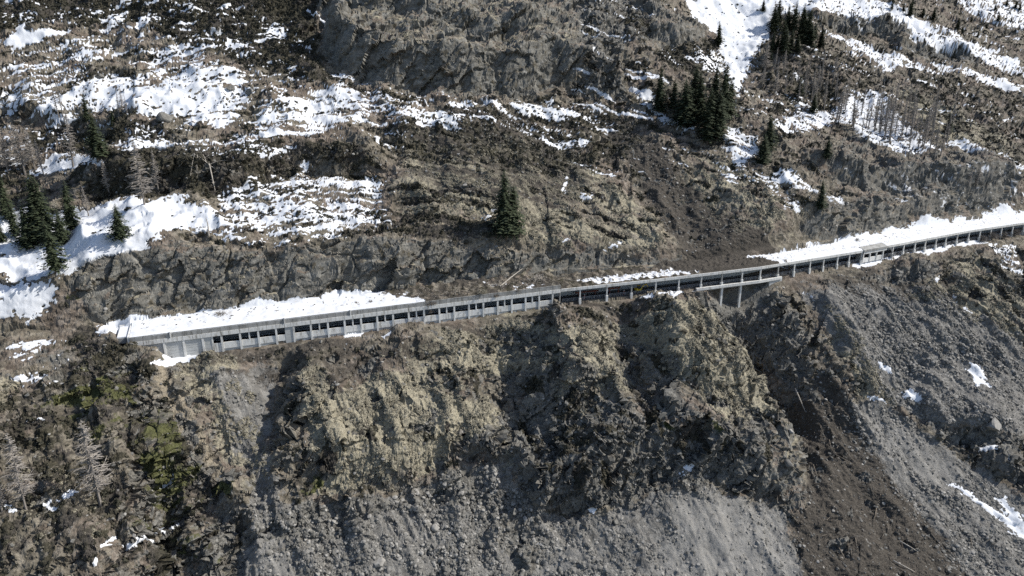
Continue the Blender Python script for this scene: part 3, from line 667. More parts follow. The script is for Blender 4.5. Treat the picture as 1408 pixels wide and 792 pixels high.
heath_d = .9 * (bump_m - .6) + .55 * (.5 - worley(gp / 1.0, gq / .9, 111)[0]) + .2 * fbm(gp / .6, gq / .6, 112, 2)
s1, s2 = worley(gp / 1.5, gq / 1.2, 113); s3, s4 = worley(gp / .75, gq / .7, 114)
blk = cls['blocky'] * sstep(-.12, .16, fbm((gp * F(.8) + gq * F(.6)) / 6, (-gp * F(.6) + gq * F(.8)) / 16, 168, 4))
scree_d = blk * (.75 * facets(gp / 2.0, gq / 1.6, 151, 1.0) + .45 * facets(gp / .95, gq / .8, 152, 1.0)) + .12 * facets(gp / 1.1, gq / .9, 136, .8) + .22 * (.5 - s1) * sstep(.0, .3, fbm(gp / 12, gq / 20, 115, 2) + .15) + .16 * (.5 - s3) + .8 * fbm(gp / 7, gq / 18, 116, 4)
dirt_d = .55 * fbm(lp / 1.6, lq / 1.2, 117, 4) + .5 * (ridged(gp / 5, gq / 20, 118, 3) - .6)
snow_d = .10 + .25 * fbm(lp / 4, lq / 3, 119, 3)
base_d = .45 * facets(gp / 1.7, gq / 1.3, 135, .6) + .5 * fbm(gp / 2.2, gq / 1.8, 120, 4)
D = base_d
for c, d in (('grass', grass_d), ('heath', heath_d), ('moss', heath_d), ('scree', scree_d), ('ochre', base_d), ('dirt', dirt_d), ('rock', rock_d)):
    w = sstep(.25, .75, cls[c]); D = D * (1 - w) + d * w
D = D * (1 - snow * .8) + snow_d * snow
rng_fade = sstep(0.2, 3.0, -VN) + sstep(8.8, 10.8, VN) + (VS < s_of_u_190)
D = D * np.clip(rng_fade, 0, 1)
GV = GPTS + nn * D[..., None]
# nothing may rise through the road bench
inb = (VN > -0.6) & (VN < 9.0) & (VS > s_of_u_190)
GV[..., 2] = np.where(inb & (np.abs(VS - S_BRIDGE) > 36), np.minimum(GV[..., 2], np.where(VN < 8.1, ROAD - .25, ROAD + 7.2)), GV[..., 2])
n3 = normals(GV)
ledge = sstep(.60, .74, n3[..., 2] + .12 * fbm(gp / 2.5, gq / 1.5, 166, 3)) * cls['slab'] * (1 - snow)
cls['slab'] = cls['slab'] * (1 - .8 * ledge); cls['rock'] = cls['rock'] * (1 - .75 * ledge); cls['grass'] = np.maximum(cls['grass'], ledge * .6 * sstep(-.2, .2, fbm(gp / 5, gq / 5, 167, 3)))
print('relief', round(time.time() - T0, 1))

# ------------------------------------------------------------------ the sheet as one mesh
nu, nv = GX.shape
me = bpy.data.meshes.new("hillside")
me.vertices.add(nu * nv)
me.vertices.foreach_set("co", GV.reshape(-1).astype(F))
idx = np.arange(nu * nv, dtype=np.int32).reshape(nu, nv)
quads = np.stack([idx[:-1, :-1], idx[1:, :-1], idx[1:, 1:], idx[:-1, 1:]], -1).reshape(-1)
nq = (nu - 1) * (nv - 1)
me.loops.add(nq * 4); me.loops.foreach_set("vertex_index", quads)
me.polygons.add(nq)
me.polygons.foreach_set("loop_start", np.arange(0, nq * 4, 4, dtype=np.int32))
sm = (snow > .5) | ((cls['pale'] > .4) & (cls['scree'] > .4))
me.polygons.foreach_set("use_smooth", sm[:-1, :-1].ravel())          # snow is soft, broken ground keeps its edges
me.update(calc_edges=True)
def put_attr(name, chans):
    a = me.attributes.new(name, 'FLOAT_COLOR', 'POINT')
    a.data.foreach_set("color", np.stack([c.ravel() for c in chans], -1).astype(F).ravel())
put_attr("cover_a", (snow, cls['rock'], cls['grass'], cls['dirt']))
put_attr("cover_c", (cls['slab'], cls['pale'], sstep(8.8, 12, VN), np.zeros_like(snow)))
put_attr("cover_b", (cls['scree'], cls['heath'], cls['moss'], cls['ochre']))
hill = bpy.data.objects.new("hillside", me)
col.objects.link(hill)
hill['kind'] = 'structure'
print('mesh', round(time.time() - T0, 1))
def ground_at(pts):
    return raycast(pts, Rr, GZ)
# ------------------------------------------------------------------ materials
class NT:
    def __init__(self, name):
        self.m = bpy.data.materials.new(name); self.m.use_nodes = True
        self.t = self.m.node_tree; self.t.nodes.clear()
        self.out = self.t.nodes.new("ShaderNodeOutputMaterial")
        self.b = self.t.nodes.new("ShaderNodeBsdfPrincipled")
        self.t.links.new(self.b.outputs[0], self.out.inputs[0])
        self.geo = self.t.nodes.new("ShaderNodeNewGeometry").outputs['Position']
    def link(self, a, b): self.t.links.new(a, b)
    def val(self, s, v):
        if hasattr(v, 'is_output') or isinstance(v, bpy.types.NodeSocket): self.link(v, s)
        else: s.default_value = v
    def math(self, op, a, b=None, c=None, clamp=False):
        n = self.t.nodes.new("ShaderNodeMath"); n.operation = op; n.use_clamp = clamp
        self.val(n.inputs[0], a)
        if b is not None: self.val(n.inputs[1], b)
        if c is not None: self.val(n.inputs[2], c)
        return n.outputs[0]
    def noise(self, scale, detail=4, rough=.55, vec=None, stretch=None, dist=0):
        n = self.t.nodes.new("ShaderNodeTexNoise"); n.inputs['Scale'].default_value = scale
        n.inputs['Detail'].default_value = detail; n.inputs['Roughness'].default_value = rough; n.inputs['Distortion'].default_value = dist
        v = vec or self.geo
        if stretch:
            mp = self.t.nodes.new("ShaderNodeMapping"); mp.inputs['Scale'].default_value = stretch[0]; mp.inputs['Rotation'].default_value = stretch[1]
            self.link(v, mp.inputs['Vector']); v = mp.outputs[0]
        self.link(v, n.inputs['Vector']); return n.outputs['Fac']
    def voro(self, scale, feature='F1', out='Distance'):
        n = self.t.nodes.new("ShaderNodeTexVoronoi"); n.feature = feature; n.inputs['Scale'].default_value = scale
        self.link(self.geo, n.inputs['Vector']); return n.outputs[out]
    def ramp(self, f, stops):
        n = self.t.nodes.new("ShaderNodeValToRGB"); e = n.color_ramp.elements
        while len(e) < len(stops): e.new(.5)
        for i, (p, c) in enumerate(stops):
            e[i].position = p; e[i].color = (*c, 1) if len(c) == 3 else c
        self.val(n.inputs[0], f); return n.outputs[0]
    def mix(self, f, a, b):
        n = self.t.nodes.new("ShaderNodeMix"); n.data_type = 'RGBA'
        self.val(n.inputs['Factor'], f)
        for s, v in ((n.inputs[6], a), (n.inputs[7], b)):
            if isinstance(v, tuple): s.default_value = (*v, 1)
            else: self.link(v, s)
        return n.outputs[2]
    def smooth(self, x, lo, hi):
        n = self.t.nodes.new("ShaderNodeMapRange"); n.interpolation_type = 'SMOOTHSTEP'
        self.val(n.inputs[0], x); n.inputs[1].default_value = lo; n.inputs[2].default_value = hi
        return n.outputs[0]
    def bump(self, h, strength, dist):
        n = self.t.nodes.new("ShaderNodeBump"); n.inputs['Strength'].default_value = strength; n.inputs['Distance'].default_value = dist
        self.link(h, n.inputs['Height']); self.link(n.outputs[0], self.b.inputs['Normal'])
    def done(self, colr, rough=.9, spec=.2):
        self.val(self.b.inputs['Base Color'], colr if not isinstance(colr, tuple) else (*colr, 1))
        self.val(self.b.inputs['Roughness'], rough); self.b.inputs['Specular IOR Level'].default_value = spec
        return self.m

def hill_material():
    t = NT("hillside_ground")
    def attr(n):
        a = t.t.nodes.new("ShaderNodeAttribute"); a.attribute_name = n
        s = t.t.nodes.new("ShaderNodeSeparateColor"); t.link(a.outputs['Color'], s.inputs[0])
        return s.outputs[0], s.outputs[1], s.outputs[2], a.outputs['Alpha']
    snow, rock, grass, dirt = attr("cover_a"); scree, heath, moss, ochre = attr("cover_b"); slab, pale, upper, _x = attr("cover_c")
    nb = t.noise(1.1, 5, .65)                    # breaks up every outline
    nf = t.noise(2.6, 4, .7); nl = t.noise(.12, 4, .6); nm = t.noise(.45, 5, .6)
    vd = t.voro(.9, out='Color')
    sv = t.t.nodes.new("ShaderNodeSeparateColor"); t.link(vd, sv.inputs[0])
    # hill: dead grass, litter and soil
    base = t.ramp(nm, [(.28, (.072, .063, .048)), (.45, (.15, .132, .10)), (.58, (.235, .208, .162)), (.75, (.315, .28, .225))])
    base = t.mix(t.smooth(t.noise(.07, 5, .65), .44, .60), base, t.ramp(nm, [(.28, (.085, .066, .05)), (.5, (.185, .15, .118)), (.75, (.33, .285, .24))]))
    c_rock = t.ramp(t.noise(.45, 9, .72, stretch=((1, .7, 2.4), (.5, .3, .4)), dist=.4), [(.28, (.055, .053, .046)), (.42, (.125, .12, .106)), (.55, (.20, .192, .17)), (.72, (.31, .30, .27))])
    c_slab = t.ramp(t.noise(.22, 9, .7, stretch=((1, 1, 2.6), (.6, .35, .5)), dist=.6), [(.28, (.05, .048, .04)), (.42, (.125, .12, .104)), (.55, (.20, .192, .168)), (.72, (.32, .31, .278))])
    c_slab = t.mix(t.smooth(t.noise(.35, 5, .6), .52, .68), c_slab, (.105, .09, .062))
    c_rock = t.mix(t.smooth(nl, .48, .66), c_rock, t.ramp(nf, [(.3, (0.123, 0.111, 0.092)), (.7, (0.240, 0.221, 0.187))]))
    c_rock = t.mix(slab, c_rock, c_slab)
    c_grass = t.ramp(nf, [(.26, (.15, .132, .09)), (.48, (.31, .278, .20)), (.72, (.46, .42, .315))])
    c_heath = t.ramp(nf, [(.28, (.026, .024, .016)), (.5, (.060, .055, .037)), (.7, (.115, .10, .070))])
    c_heath = t.mix(t.smooth(nl, .42, .60), c_heath, t.ramp(nf, [(.3, (0.029, 0.026, 0.022)), (.7, (0.114, 0.101, 0.086))]))
    c_moss = t.ramp(nf, [(.3, (.045, .048, .018)), (.55, (.115, .118, .046)), (.75, (.19, .185, .085))])
    c_scree = t.ramp(sv.outputs[0], [(.0, (.11, .105, .096)), (.5, (.19, .183, .168)), (1, (.30, .29, .268))])
    c_scree = t.mix(t.smooth(nf, .3, .75), c_scree, t.ramp(t.noise(.16, 6, .65), [(.3, (.12, .113, .10)), (.5, (.20, .191, .175)), (.7, (.285, .275, .254))]))
    c_scree = t.mix(t.math('MULTIPLY', pale, .8), c_scree, t.ramp(t.noise(.5, 6, .6, stretch=((1, 1, .25), (.3, 0, .4))), [(.3, (.22, .213, .197)), (.7, (.32, .31, .29))]))
    c_dirt = t.ramp(nf, [(.26, (.038, .033, .026)), (.5, (.078, .068, .056)), (.75, (.14, .124, .103))])
    c_ochre = t.ramp(nf, [(.28, (.15, .125, .088)), (.5, (.28, .238, .172)), (.75, (.40, .35, .268))])
    c_snow = t.ramp(nm, [(.2, (.54, .555, .575)), (.6, (.66, .675, .70))])
    def w(m, k=.55, e=.10):
        x = t.math('MULTIPLY_ADD', t.math('SUBTRACT', nb, .5), k, m)
        return t.smooth(x, .5 - e, .5 + e)
    c = t.mix(w(grass), base, c_grass)
    c = t.mix(w(scree, .4), c, c_scree)
    c = t.mix(w(ochre), c, c_ochre)
    c = t.mix(w(dirt, .5, .2), c, c_dirt)
    c = t.mix(w(rock, .6), c, c_rock)
    c = t.mix(w(heath, .7), c, c_heath)
    c = t.mix(w(moss, .7), c, c_moss)
    hs = t.t.nodes.new('ShaderNodeHueSaturation'); hs.inputs['Saturation'].default_value = .94; hs.inputs['Value'].default_value = .88; t.link(c, hs.inputs['Color']); c = hs.outputs[0]
    ws_ = w(snow, .45, .17)
    c_snow = t.mix(t.smooth(t.noise(.35, 6, .7), .56, .74), c_snow, (.47, .46, .445))
    c = t.mix(ws_, c, c_snow)
    hh = t.math('MULTIPLY', t.math('ADD', t.noise(1.8, 6, .7), t.math('MULTIPLY', t.noise(5.5, 3, .7), .5)), t.math('SUBTRACT', 1.0, t.math('MULTIPLY', ws_, .85)))
    hh = t.math('MULTIPLY', hh, t.math('SUBTRACT', 1.0, t.math('MULTIPLY', slab, .4)))
    t.bump(hh, 1.0, .42)
    return t.done(c, .92, .15)
me.materials.append(hill_material())
# ------------------------------------------------------------------ building kit
def noise_mat(name, stops, scale=1.2, rough=.85, bump=.0, dist=.05, spec=.25, stretch=None):
    t = NT(name)
    c = t.ramp(t.noise(scale, 6, .65, stretch=stretch), stops)
    if bump: t.bump(t.noise(scale * 5, 4, .6), bump, dist)
    return t.done(c, rough, spec)
M_CONC = noise_mat("pale_concrete", [(.33, (.30, .285, .25)), (.45, (.60, .59, .555)), (.55, (.68, .675, .645)), (.75, (.74, .735, .71))], 1.5, bump=.3, stretch=((1, 1, .18), (0, 0, 0)))
M_CONC2 = noise_mat("weathered_concrete", [(.33, (.15, .145, .13)), (.5, (.30, .297, .28)), (.75, (.38, .38, .365))], .7, bump=.3, stretch=((1, 1, .3), (0, 0, 0)))
M_CONC3 = noise_mat("infill_concrete", [(.25, (.30, .305, .295)), (.5, (.43, .435, .42)), (.75, (.50, .505, .49))], .9, bump=.3, stretch=((.5, .5, 3), (0, 0, 0)))
M_ASPH = noise_mat("asphalt", [(.3, (.035, .035, .036)), (.6, (.06, .06, .06)), (.8, (.085, .082, .078))], 1.5)
M_STEEL = noise_mat("galvanised_steel", [(.3, (.20, .21, .22)), (.7, (.34, .35, .36))], 3, rough=.55, spec=.5)
M_DARK = noise_mat("dark_steel", [(.3, (.05, .05, .052)), (.7, (.10, .10, .10))], 3, rough=.6)
M_YEL = noise_mat("yellow_paint", [(.3, (.55, .36, .03)), (.7, (.72, .50, .05))], 2, rough=.5)
M_RED = noise_mat("red_paint", [(.3, (.40, .05, .03)), (.7, (.55, .09, .06))], 2, rough=.5)
M_RUST = noise_mat("rusty_steel", [(.3, (.11, .035, .025)), (.7, (.22, .08, .055))], 2, rough=.8)
M_WHITE = noise_mat("white_paint", [(.3, (.70, .70, .69)), (.7, (.80, .80, .79))], 2, rough=.5)
M_GLASS = noise_mat("cab_glass", [(.3, (.03, .035, .04)), (.7, (.05, .055, .06))], 2, rough=.15, spec=.6)
M_BARK = noise_mat("spruce_bark", [(.3, (.05, .038, .028)), (.7, (.12, .095, .075))], 4)
M_LBARK = noise_mat("larch_bark", [(.3, (.13, .115, .10)), (.7, (.25, .225, .20))], 3)
M_TWIG = noise_mat("larch_twigs", [(.3, (0.192, 0.173, 0.151)), (.7, (0.326, 0.298, 0.269))], 1.4)
M_DEAD = noise_mat("bleached_wood", [(.3, (.26, .23, .19)), (.7, (.50, .46, .40))], 2)
M_LOG = noise_mat("muddy_wood", [(.3, (0.076, 0.064, 0.049)), (.7, (0.204, 0.174, 0.140))], 2)
M_NEED = noise_mat("spruce_needles", [(.28, (.020, .028, .015)), (.5, (.042, .054, .028)), (.72, (.075, .090, .048))], 1.3)
M_STONE = noise_mat("grey_stone", [(.28, (0.070, 0.066, 0.058)), (.5, (0.135, 0.130, 0.117)), (.74, (0.230, 0.221, 0.203))], .9, bump=.5, dist=.1)
M_PALE = noise_mat("pale_stone", [(.28, (0.164, 0.156, 0.141)), (.5, (0.246, 0.235, 0.215)), (.74, (0.344, 0.332, 0.307))], .9, bump=.5, dist=.1)
M_STRAW = noise_mat("straw_grass", [(.28, (0.108, 0.096, 0.069)), (.5, (0.220, 0.200, 0.150)), (.72, (0.328, 0.302, 0.234))], .8)
M_HEATH = noise_mat("heath_leaves", [(.28, (0.020, 0.021, 0.014)), (.5, (0.046, 0.044, 0.031)), (.72, (0.090, 0.082, 0.059))], .9)
M_BUSH = noise_mat("bare_bush_twigs", [(.3, (.12, .105, .09)), (.7, (.25, .225, .20))], 1.4)

def mesh_obj(name, V, Fc, mat, parent=None, smooth=False, kind=None):
    m = bpy.data.meshes.new(name)
    m.from_pydata([tuple(v) for v in V], [], [tuple(f) for f in Fc])
    m.materials.append(mat)
    if smooth: m.polygons.foreach_set("use_smooth", [True] * len(m.polygons))
    m.update()
    o = bpy.data.objects.new(name, m); col.objects.link(o)
    if parent: o.parent = parent
    if kind: o['kind'] = kind
    return o
def tag(o, label, cat, group=None):
    o['label'] = label; o['category'] = cat
    if group: o['group'] = group
    return o
def empty(name, loc, label, cat, group=None, rz=0.0):
    o = bpy.data.objects.new(name, None); col.objects.link(o)
    o.location = loc; o.rotation_euler = (0, 0, rz); o.empty_display_size = 1
    return tag(o, label, cat, group)
class MB:
    """collects plain shapes into one mesh"""
    def __init__(self): self.V = []; self.F = []
    def add(self, V, Fc):
        k = len(self.V); self.V += [tuple(v) for v in V]; self.F += [tuple(i + k for i in f) for f in Fc]
    BOXF = [(0, 1, 2, 3), (7, 6, 5, 4), (0, 4, 5, 1), (1, 5, 6, 2), (2, 6, 7, 3), (3, 7, 4, 0)]
    def rbox(self, s0, s1, n0, n1, z0, z1, z0b=None, z1b=None):
        """box along the road: s range, n range, z range (z0b/z1b at n1)"""
        z0b = z0 if z0b is None else z0b; z1b = z1 if z1b is None else z1b
        P = lambda s, n, z: tuple(road_pt(s, n, z))
        self.add([P(s0, n0, z0), P(s0, n1, z0b), P(s1, n1, z0b), P(s1, n0, z0),
                  P(s0, n0, z1), P(s0, n1, z1b), P(s1, n1, z1b), P(s1, n0, z1)], self.BOXF)
    def box(self, x0, x1, y0, y1, z0, z1):
        self.add([(x0, y0, z0), (x0, y1, z0), (x1, y1, z0), (x1, y0, z0), (x0, y0, z1), (x0, y1, z1), (x1, y1, z1), (x1, y0, z1)], self.BOXF)
    def tube(self, pts, rad, n=5, cap=True):
        pts = [Vector(p) for p in pts]; rad = rad if hasattr(rad, '__len__') else [rad] * len(pts)
        k = len(self.V)
        for i, p in enumerate(pts):
            d = (pts[min(i + 1, len(pts) - 1)] - pts[max(i - 1, 0)])
            d = d.normalized() if d.length > 1e-6 else Vector((0, 0, 1))
            a = d.cross(Vector((0, 0, 1)) if abs(d.z) < .9 else Vector((1, 0, 0))).normalized(); b = d.cross(a)
            for j in range(n):
                t = 2 * math.pi * j / n
                self.V.append(tuple(p + (a * math.cos(t) + b * math.sin(t)) * rad[i]))
        for i in range(len(pts) - 1):
            for j in range(n):
                self.F.append((k + i * n + j, k + i * n + (j + 1) % n, k + (i + 1) * n + (j + 1) % n, k + (i + 1) * n + j))
        if cap:
            self.F.append(tuple(k + j for j in range(n - 1, -1, -1))); e = k + (len(pts) - 1) * n
            self.F.append(tuple(e + j for j in range(n)))
    def out(self, name, mat, parent=None, smooth=False, kind=None): return mesh_obj(name, self.V, self.F, mat, parent, smooth, kind)
def rebase(root, *objs):
    """parent parts that were built in world space without moving them"""
    for o in objs:
        o.parent = root; o.matrix_parent_inverse = Matrix.LocRotScale(root.location, root.rotation_euler, None).inverted()
# ------------------------------------------------------------------ the avalanche galleries
PU = [194.4, 222.3, 249.5, 276.8, 303, 329, 354.8, 379.3, 403.6, 428, 451.7, 474.2, 497, 519.4, 541, 562.8, 583.7, 604.4, 625.1, 645.9, 665.8, 685.6, 705.3, 724.4, 744.2, 762.9]
sk = s_of_u(PU, 75.5)
c0 = float(np.mean(sk - 5 * np.arange(len(PU))))
SP = c0 + 5 * np.arange(len(PU))
G0, G1 = float(s_of_u(177)[0]), float(s_of_u(772)[0])
K = ROAD
gal = empty("avalanche_gallery", road_pt((G0 + G1) / 2, 0, K), "long closed concrete avalanche gallery with small dark openings under a snow covered roof", "gallery")
def part(name, mat, root, *boxes, **kw):
    m = MB()
    for b in boxes: m.rbox(*b)
    o = m.out(name, mat); rebase(root, o)
    return o
part("roof_slab", M_CONC2, gal, *[(a, b, .25, 7.9, K + 6.0, K + 6.5, K + 6.75, K + 7.25) for a, b in ((G0, G1),)])
part("back_wall", M_CONC2, gal, (G0, G1, 7.4, 7.9, K - .6, K + 6.65))
part("kerb", M_CONC3, gal, (G0, G1, 6.6, 7.35, K - .02, K + .18))
# the edge of the roof: two rows of cast panels, one panel per half bay
edges = list(np.arange(SP[0], G0 - .01, -2.5))[::-1]
edges = [G0] + [e for e in np.arange(SP[0] - 5, G1, 2.5) if e > G0 + .5 and e < G1 - .6] + [G1]
rj = random.Random(4)
for a, b in zip(edges[:-1], edges[1:]):
    j = rj.uniform(-.02, .02)
    part("fascia_panel", M_CONC2, gal, (a + .03, b - .03, .02 + j, .22, K + 5.12, K + 6.62 + rj.uniform(-.02, .02)))
    part("beam_panel", M_CONC, gal, (a + .03, b - .03, -.10 + j, .30, K + 3.9, K + 5.10))
part("edge_beam", M_CONC2, gal, (G0 + .02, G1 - .02, .31, .62, K + 3.95, K + 5.9))
for k, s in enumerate(SP):
    deep = -1.6 if k < 4 else -3.4
    part("post", M_CONC, gal, (s - .28, s + .28, -.02, .52, K + deep, K + 3.89))
for k in range(len(SP) - 1):
    a, b = SP[k] + .29, SP[k + 1] - .29; mid = (SP[k] + SP[k + 1]) / 2
    if k < 3:
        part("wall_panel", M_CONC3, gal, *[(a, b, .22 + .02 * (i % 2), .48, K - 1.5 + i * .9, K - .62 + i * .9) for i in range(6)])
    elif k == 3:
        part("wall_panel", M_CONC3, gal, (a, mid - .25, .22, .48, K - 1.5, K + 3.89))
        part("mullion", M_CONC, gal, (mid - .22, mid + .22, .12, .5, K + 1.61, K + 3.89))
        part("parapet_panel", M_CONC, gal, (mid - .24, b, .16, .48, K - 1.4, K + 1.6))
    elif k == 7:
        part("wall_panel", M_CONC3, gal, (mid, b, .12, .48, K - 1.8, K + 3.89))
        part("parapet_panel", M_CONC, gal, (a, mid - .02, .16, .48, K - .3, K + 1.6))
        part("foundation_wall", M_CONC3, gal, (a, b, .40, .60, K - 4, K - .32))
    else:
        if k % 2: part("mullion", M_CONC, gal, (mid - .2, mid + .2, .12, .5, K + 1.61, K + 3.89))
        part("parapet_panel", M_CONC, gal, (a, b, .16 + rj.uniform(-.02, .02), .48, K - .3, K + .62), )
        part("parapet_panel", M_CONC, gal, (a, b, .18 + rj.uniform(-.02, .02), .48, K + .64, K + 1.6))
        part("foundation_wall", M_CONC3, gal, (a, b, .30, .60, K - 4, K - .32))
part("end_wall", M_CONC, gal, (G0 - .5, G0 - .02, .1, 7.9, K - 1.6, K + 6.75, None, K + 7.75))
part("end_post", M_CONC2, gal, (G1 - .35, G1 - .02, -.05, .55, K - 2.2, K + 3.88))
part("drain_spout", M_CONC, gal, *[(s - .12, s + .12, -.22, .30, K + 5.3, K + 6.9) for s in s_of_u([235, 391, 481], 72)])

# portal wing at the left end
pw = empty("portal_wing", road_pt(G0 - 3, 4, K), "short snowy concrete wing slab joining the left end of the gallery to the rock", "wing wall")
w0, w1 = float(s_of_u(157)[0]), G0 - .55
part("slab", M_CONC2, pw, (w0, w1, 1.5, 8.5, K + 4.6, K + 6.15, K + 5.2, K + 6.9))
part("upstand", M_CONC, pw, (w0, w1, 8.55, 9.0, K + 4.9, K + 7.5))
o = part("snow_cap", me.materials[0], pw, (w0 + .2, w1, 1.6, 8.4, K + 6.16, K + 6.5, K + 6.91, K + 7.3))
def paint(o, a=(1, 0, 0, 0), b=(0, 0, 0, 0)):
    n = len(o.data.vertices)
    for nm, cc in (("cover_a", a), ("cover_b", b), ("cover_c", (0, 0, 0, 0))):
        at = o.data.attributes.new(nm, 'FLOAT_COLOR', 'POINT'); at.data.foreach_set("color", np.tile(np.array(cc, F), n))
paint(o)

# open gallery: slender posts on pedestals, thin roof edge
OU = [798.4, 834.6, 870, 902.5, 934, 965, 993.7, 1021, 1047, 1071, 1093.5, 1115, 1134, 1152.7, 1169.7, 1186.5, 1229, 1244, 1259.5, 1274, 1288.5, 1302.6, 1318, 1334, 1349, 1364, 1379, 1394, 1409, 1425, 1442, 1460]
OS = s_of_u(OU, 75.0)
H1 = float(s_of_u(1500)[0]); KI0, KI1 = float(s_of_u(1189)[0]), float(s_of_u(1220)[0])
og = empty("open_gallery", road_pt((G1 + H1) / 2, 0, K), "open concrete gallery on slender posts running over the gully to the right edge", "gallery")
def strip(name, mat, root, a, b, n0, n1, z0, z1, z0b=None, z1b=None, skip=None):
    cuts = [a] + [c for c in CUM if a < c < b] + [b]
    m = MB()
    for p, q in zip(cuts[:-1], cuts[1:]): m.rbox(p, q, n0, n1, z0, z1, z0b, z1b)
    o = m.out(name, mat); rebase(root, o); return o
strip("roof_slab", M_CONC2, og, G1 + .05, H1, .3, 7.9, K + 4.5, K + 5.0, K + 5.25, K + 5.75)
strip("back_wall", M_CONC3, og, G1 + .05, H1, 7.4, 7.9, K - .6, K + 5.15)
ed = [G1 + .05] + [s for s in OS if s < KI0 - 2] + [KI0 - .05]
ed2 = [KI1 + .05] + [s for s in OS if s > KI1 + 2] + [H1]
for E_ in (ed, ed2):
    for a, b in zip(E_[:-1], E_[1:]):
        m_ = (a + b) / 2
        part("roof_edge_panel", M_CONC, og, (a + .03, m_ - .02, -.05, .29, K + 4.15, K + 5.12))
        part("roof_edge_panel", M_CONC, og, (m_ + .02, b - .03, -.05, .29, K + 4.15, K + 5.12))
dk = {870, 993.7, 1071}
for u, s in zip(OU, OS):
    if KI0 < s < KI1: continue
    p = part("post", M_CONC2 if u in dk else M_CONC, og, (s - .22, s + .22, .10, .55, K + .9, K + 4.14))
    part("pedestal", M_CONC, og, (s - .42, s + .42, -.12, .72, K - 1.2, K + .9))
rl = np.arange(G1 + 1, H1, 2.0)
# guard rail, one run per side of the booth
def guard(a, b, label):
    g = empty("guard_rail", road_pt((a + b) / 2, 1.1, K), label, "guard rail", "guard rails of the open gallery")
    for z in (.45, .78, 1.08):
        cuts = [a] + [c for c in CUM if a < c < b] + [b]
        m = MB()
        for p, q in zip(cuts[:-1], cuts[1:]): m.rbox(p, q, 1.06, 1.12, K + z - .035, K + z + .035)
        rebase(g, m.out("rail", M_STEEL))
    for s in np.arange(a + .3, b, 2.0):
        part("rail_post", M_STEEL, g, (s - .05, s + .05, 1.13, 1.22, K, K + 1.15))
guard(G1 + 1, KI0 - .5, "grey steel guard rail along the open gallery left of the small booth")
guard(KI1 + .5, H1, "grey steel guard rail along the open gallery right of the small booth")
# bridge over the gully
B0, B1 = float(s_of_u(957, 78)[0]), float(s_of_u(1075, 78)[0])
br = empty("gully_bridge", road_pt((B0 + B1) / 2, 0, K), "short concrete bridge deck on two tall columns where the gallery crosses the gully", "bridge")
strip("deck_edge", M_CONC, br, B0, B1, -.55, .05, K - 1.15, K - .15)
strip("deck_slab", M_CONC2, br, B0, B1, .06, 7.35, K - 1.1, K - .3)
part("girder", M_CONC2, br, (B0 + 1, B1 - 1, .5, 1.2, K - 2.0, K - 1.12)); part("girder", M_CONC2, br, (B0 + 1, B1 - 1, 5.5, 6.2, K - 2.0, K - 1.12))
for u in (993, 1019):
    s = float(s_of_u(u, 80)[0])
    part("column", M_CONC, br, (s - .4, s + .4, .15, .95, K - 17, K - 1.16))
part("abutment", M_CONC, br, (B0 - 1.5, B0 + 4, -.3, 1.5, K - 3.2, K - 1.18)); part("abutment", M_CONC3, br, (B1 - 6, B1 + .5, -.2, 1.5, K - 4.5, K - 1.18))

# closed booth
kb = empty("closed_booth", road_pt((KI0 + KI1) / 2, 0, K), "small closed concrete booth with three dark openings within the open gallery", "booth")
part("roof_panel", M_CONC2, kb, (KI0 - .3, KI1, -.45, 2.4, K + 4.35, K + 5.15, K + 5.0, K + 6.0))
part("fascia_beam", M_CONC, kb, (KI0, KI1, -.22, .4, K + 3.35, K + 4.33))
kp = np.linspace(KI0 + .2, float(s_of_u(1217)[0]), 4)
for s in kp: part("post", M_CONC, kb, (s - .22, s + .22, -.15, .45, K - .4, K + 3.34))
for a, b in zip(kp[:-1], kp[1:]): part("parapet_panel", M_CONC, kb, (a + .23, b - .23, .0, .35, K - .4, K + 1.5))
part("side_wall", M_CONC2, kb, (KI0 - .45, KI0 - .1, -.2, 3.0, K - .6, K + 4.3))
ld = empty("steel_stair", road_pt(float(s_of_u(1228)[0]), 0, K), "steep steel stair leaning on the roof edge right of the small booth", "stair")
s1_, s2_ = float(s_of_u(1222)[0]), float(s_of_u(1233)[0])
for n in (-.9, -.25):
    m = MB(); m.tube([road_pt(s1_, n, K + 4.6), road_pt(s2_, n, K + .2)], .11, 4); rebase(ld, m.out("stringer", M_STEEL))
for i in range(12):
    s = s1_ + (s2_ - s1_) * (i + .5) / 12; z = K + 4.6 - 4.4 * (i + .5) / 12
    m = MB(); m.rbox(s - .13, s + .13, -.86, -.29, z - .03, z + .03); rebase(ld, m.out("tread", M_STEEL))

# carriageway
rd = MB()
cuts = [G0 - 4] + [c for c in CUM if G0 < c < H1] + [H1]
for a, b in zip(cuts[:-1], cuts[1:]): rd.rbox(a, b, .62, 7.38, K - .28, K - .03)
o = rd.out("road", M_ASPH); o['kind'] = 'structure'
ln = MB()
for n in (1.5, 4.0, 6.4):
    for a, b in zip(cuts[:-1], cuts[1:]): ln.rbox(a, b, n - .07, n + .07, K - .026, K - .022)
o = ln.out("road_markings", M_WHITE); o['kind'] = 'structure'

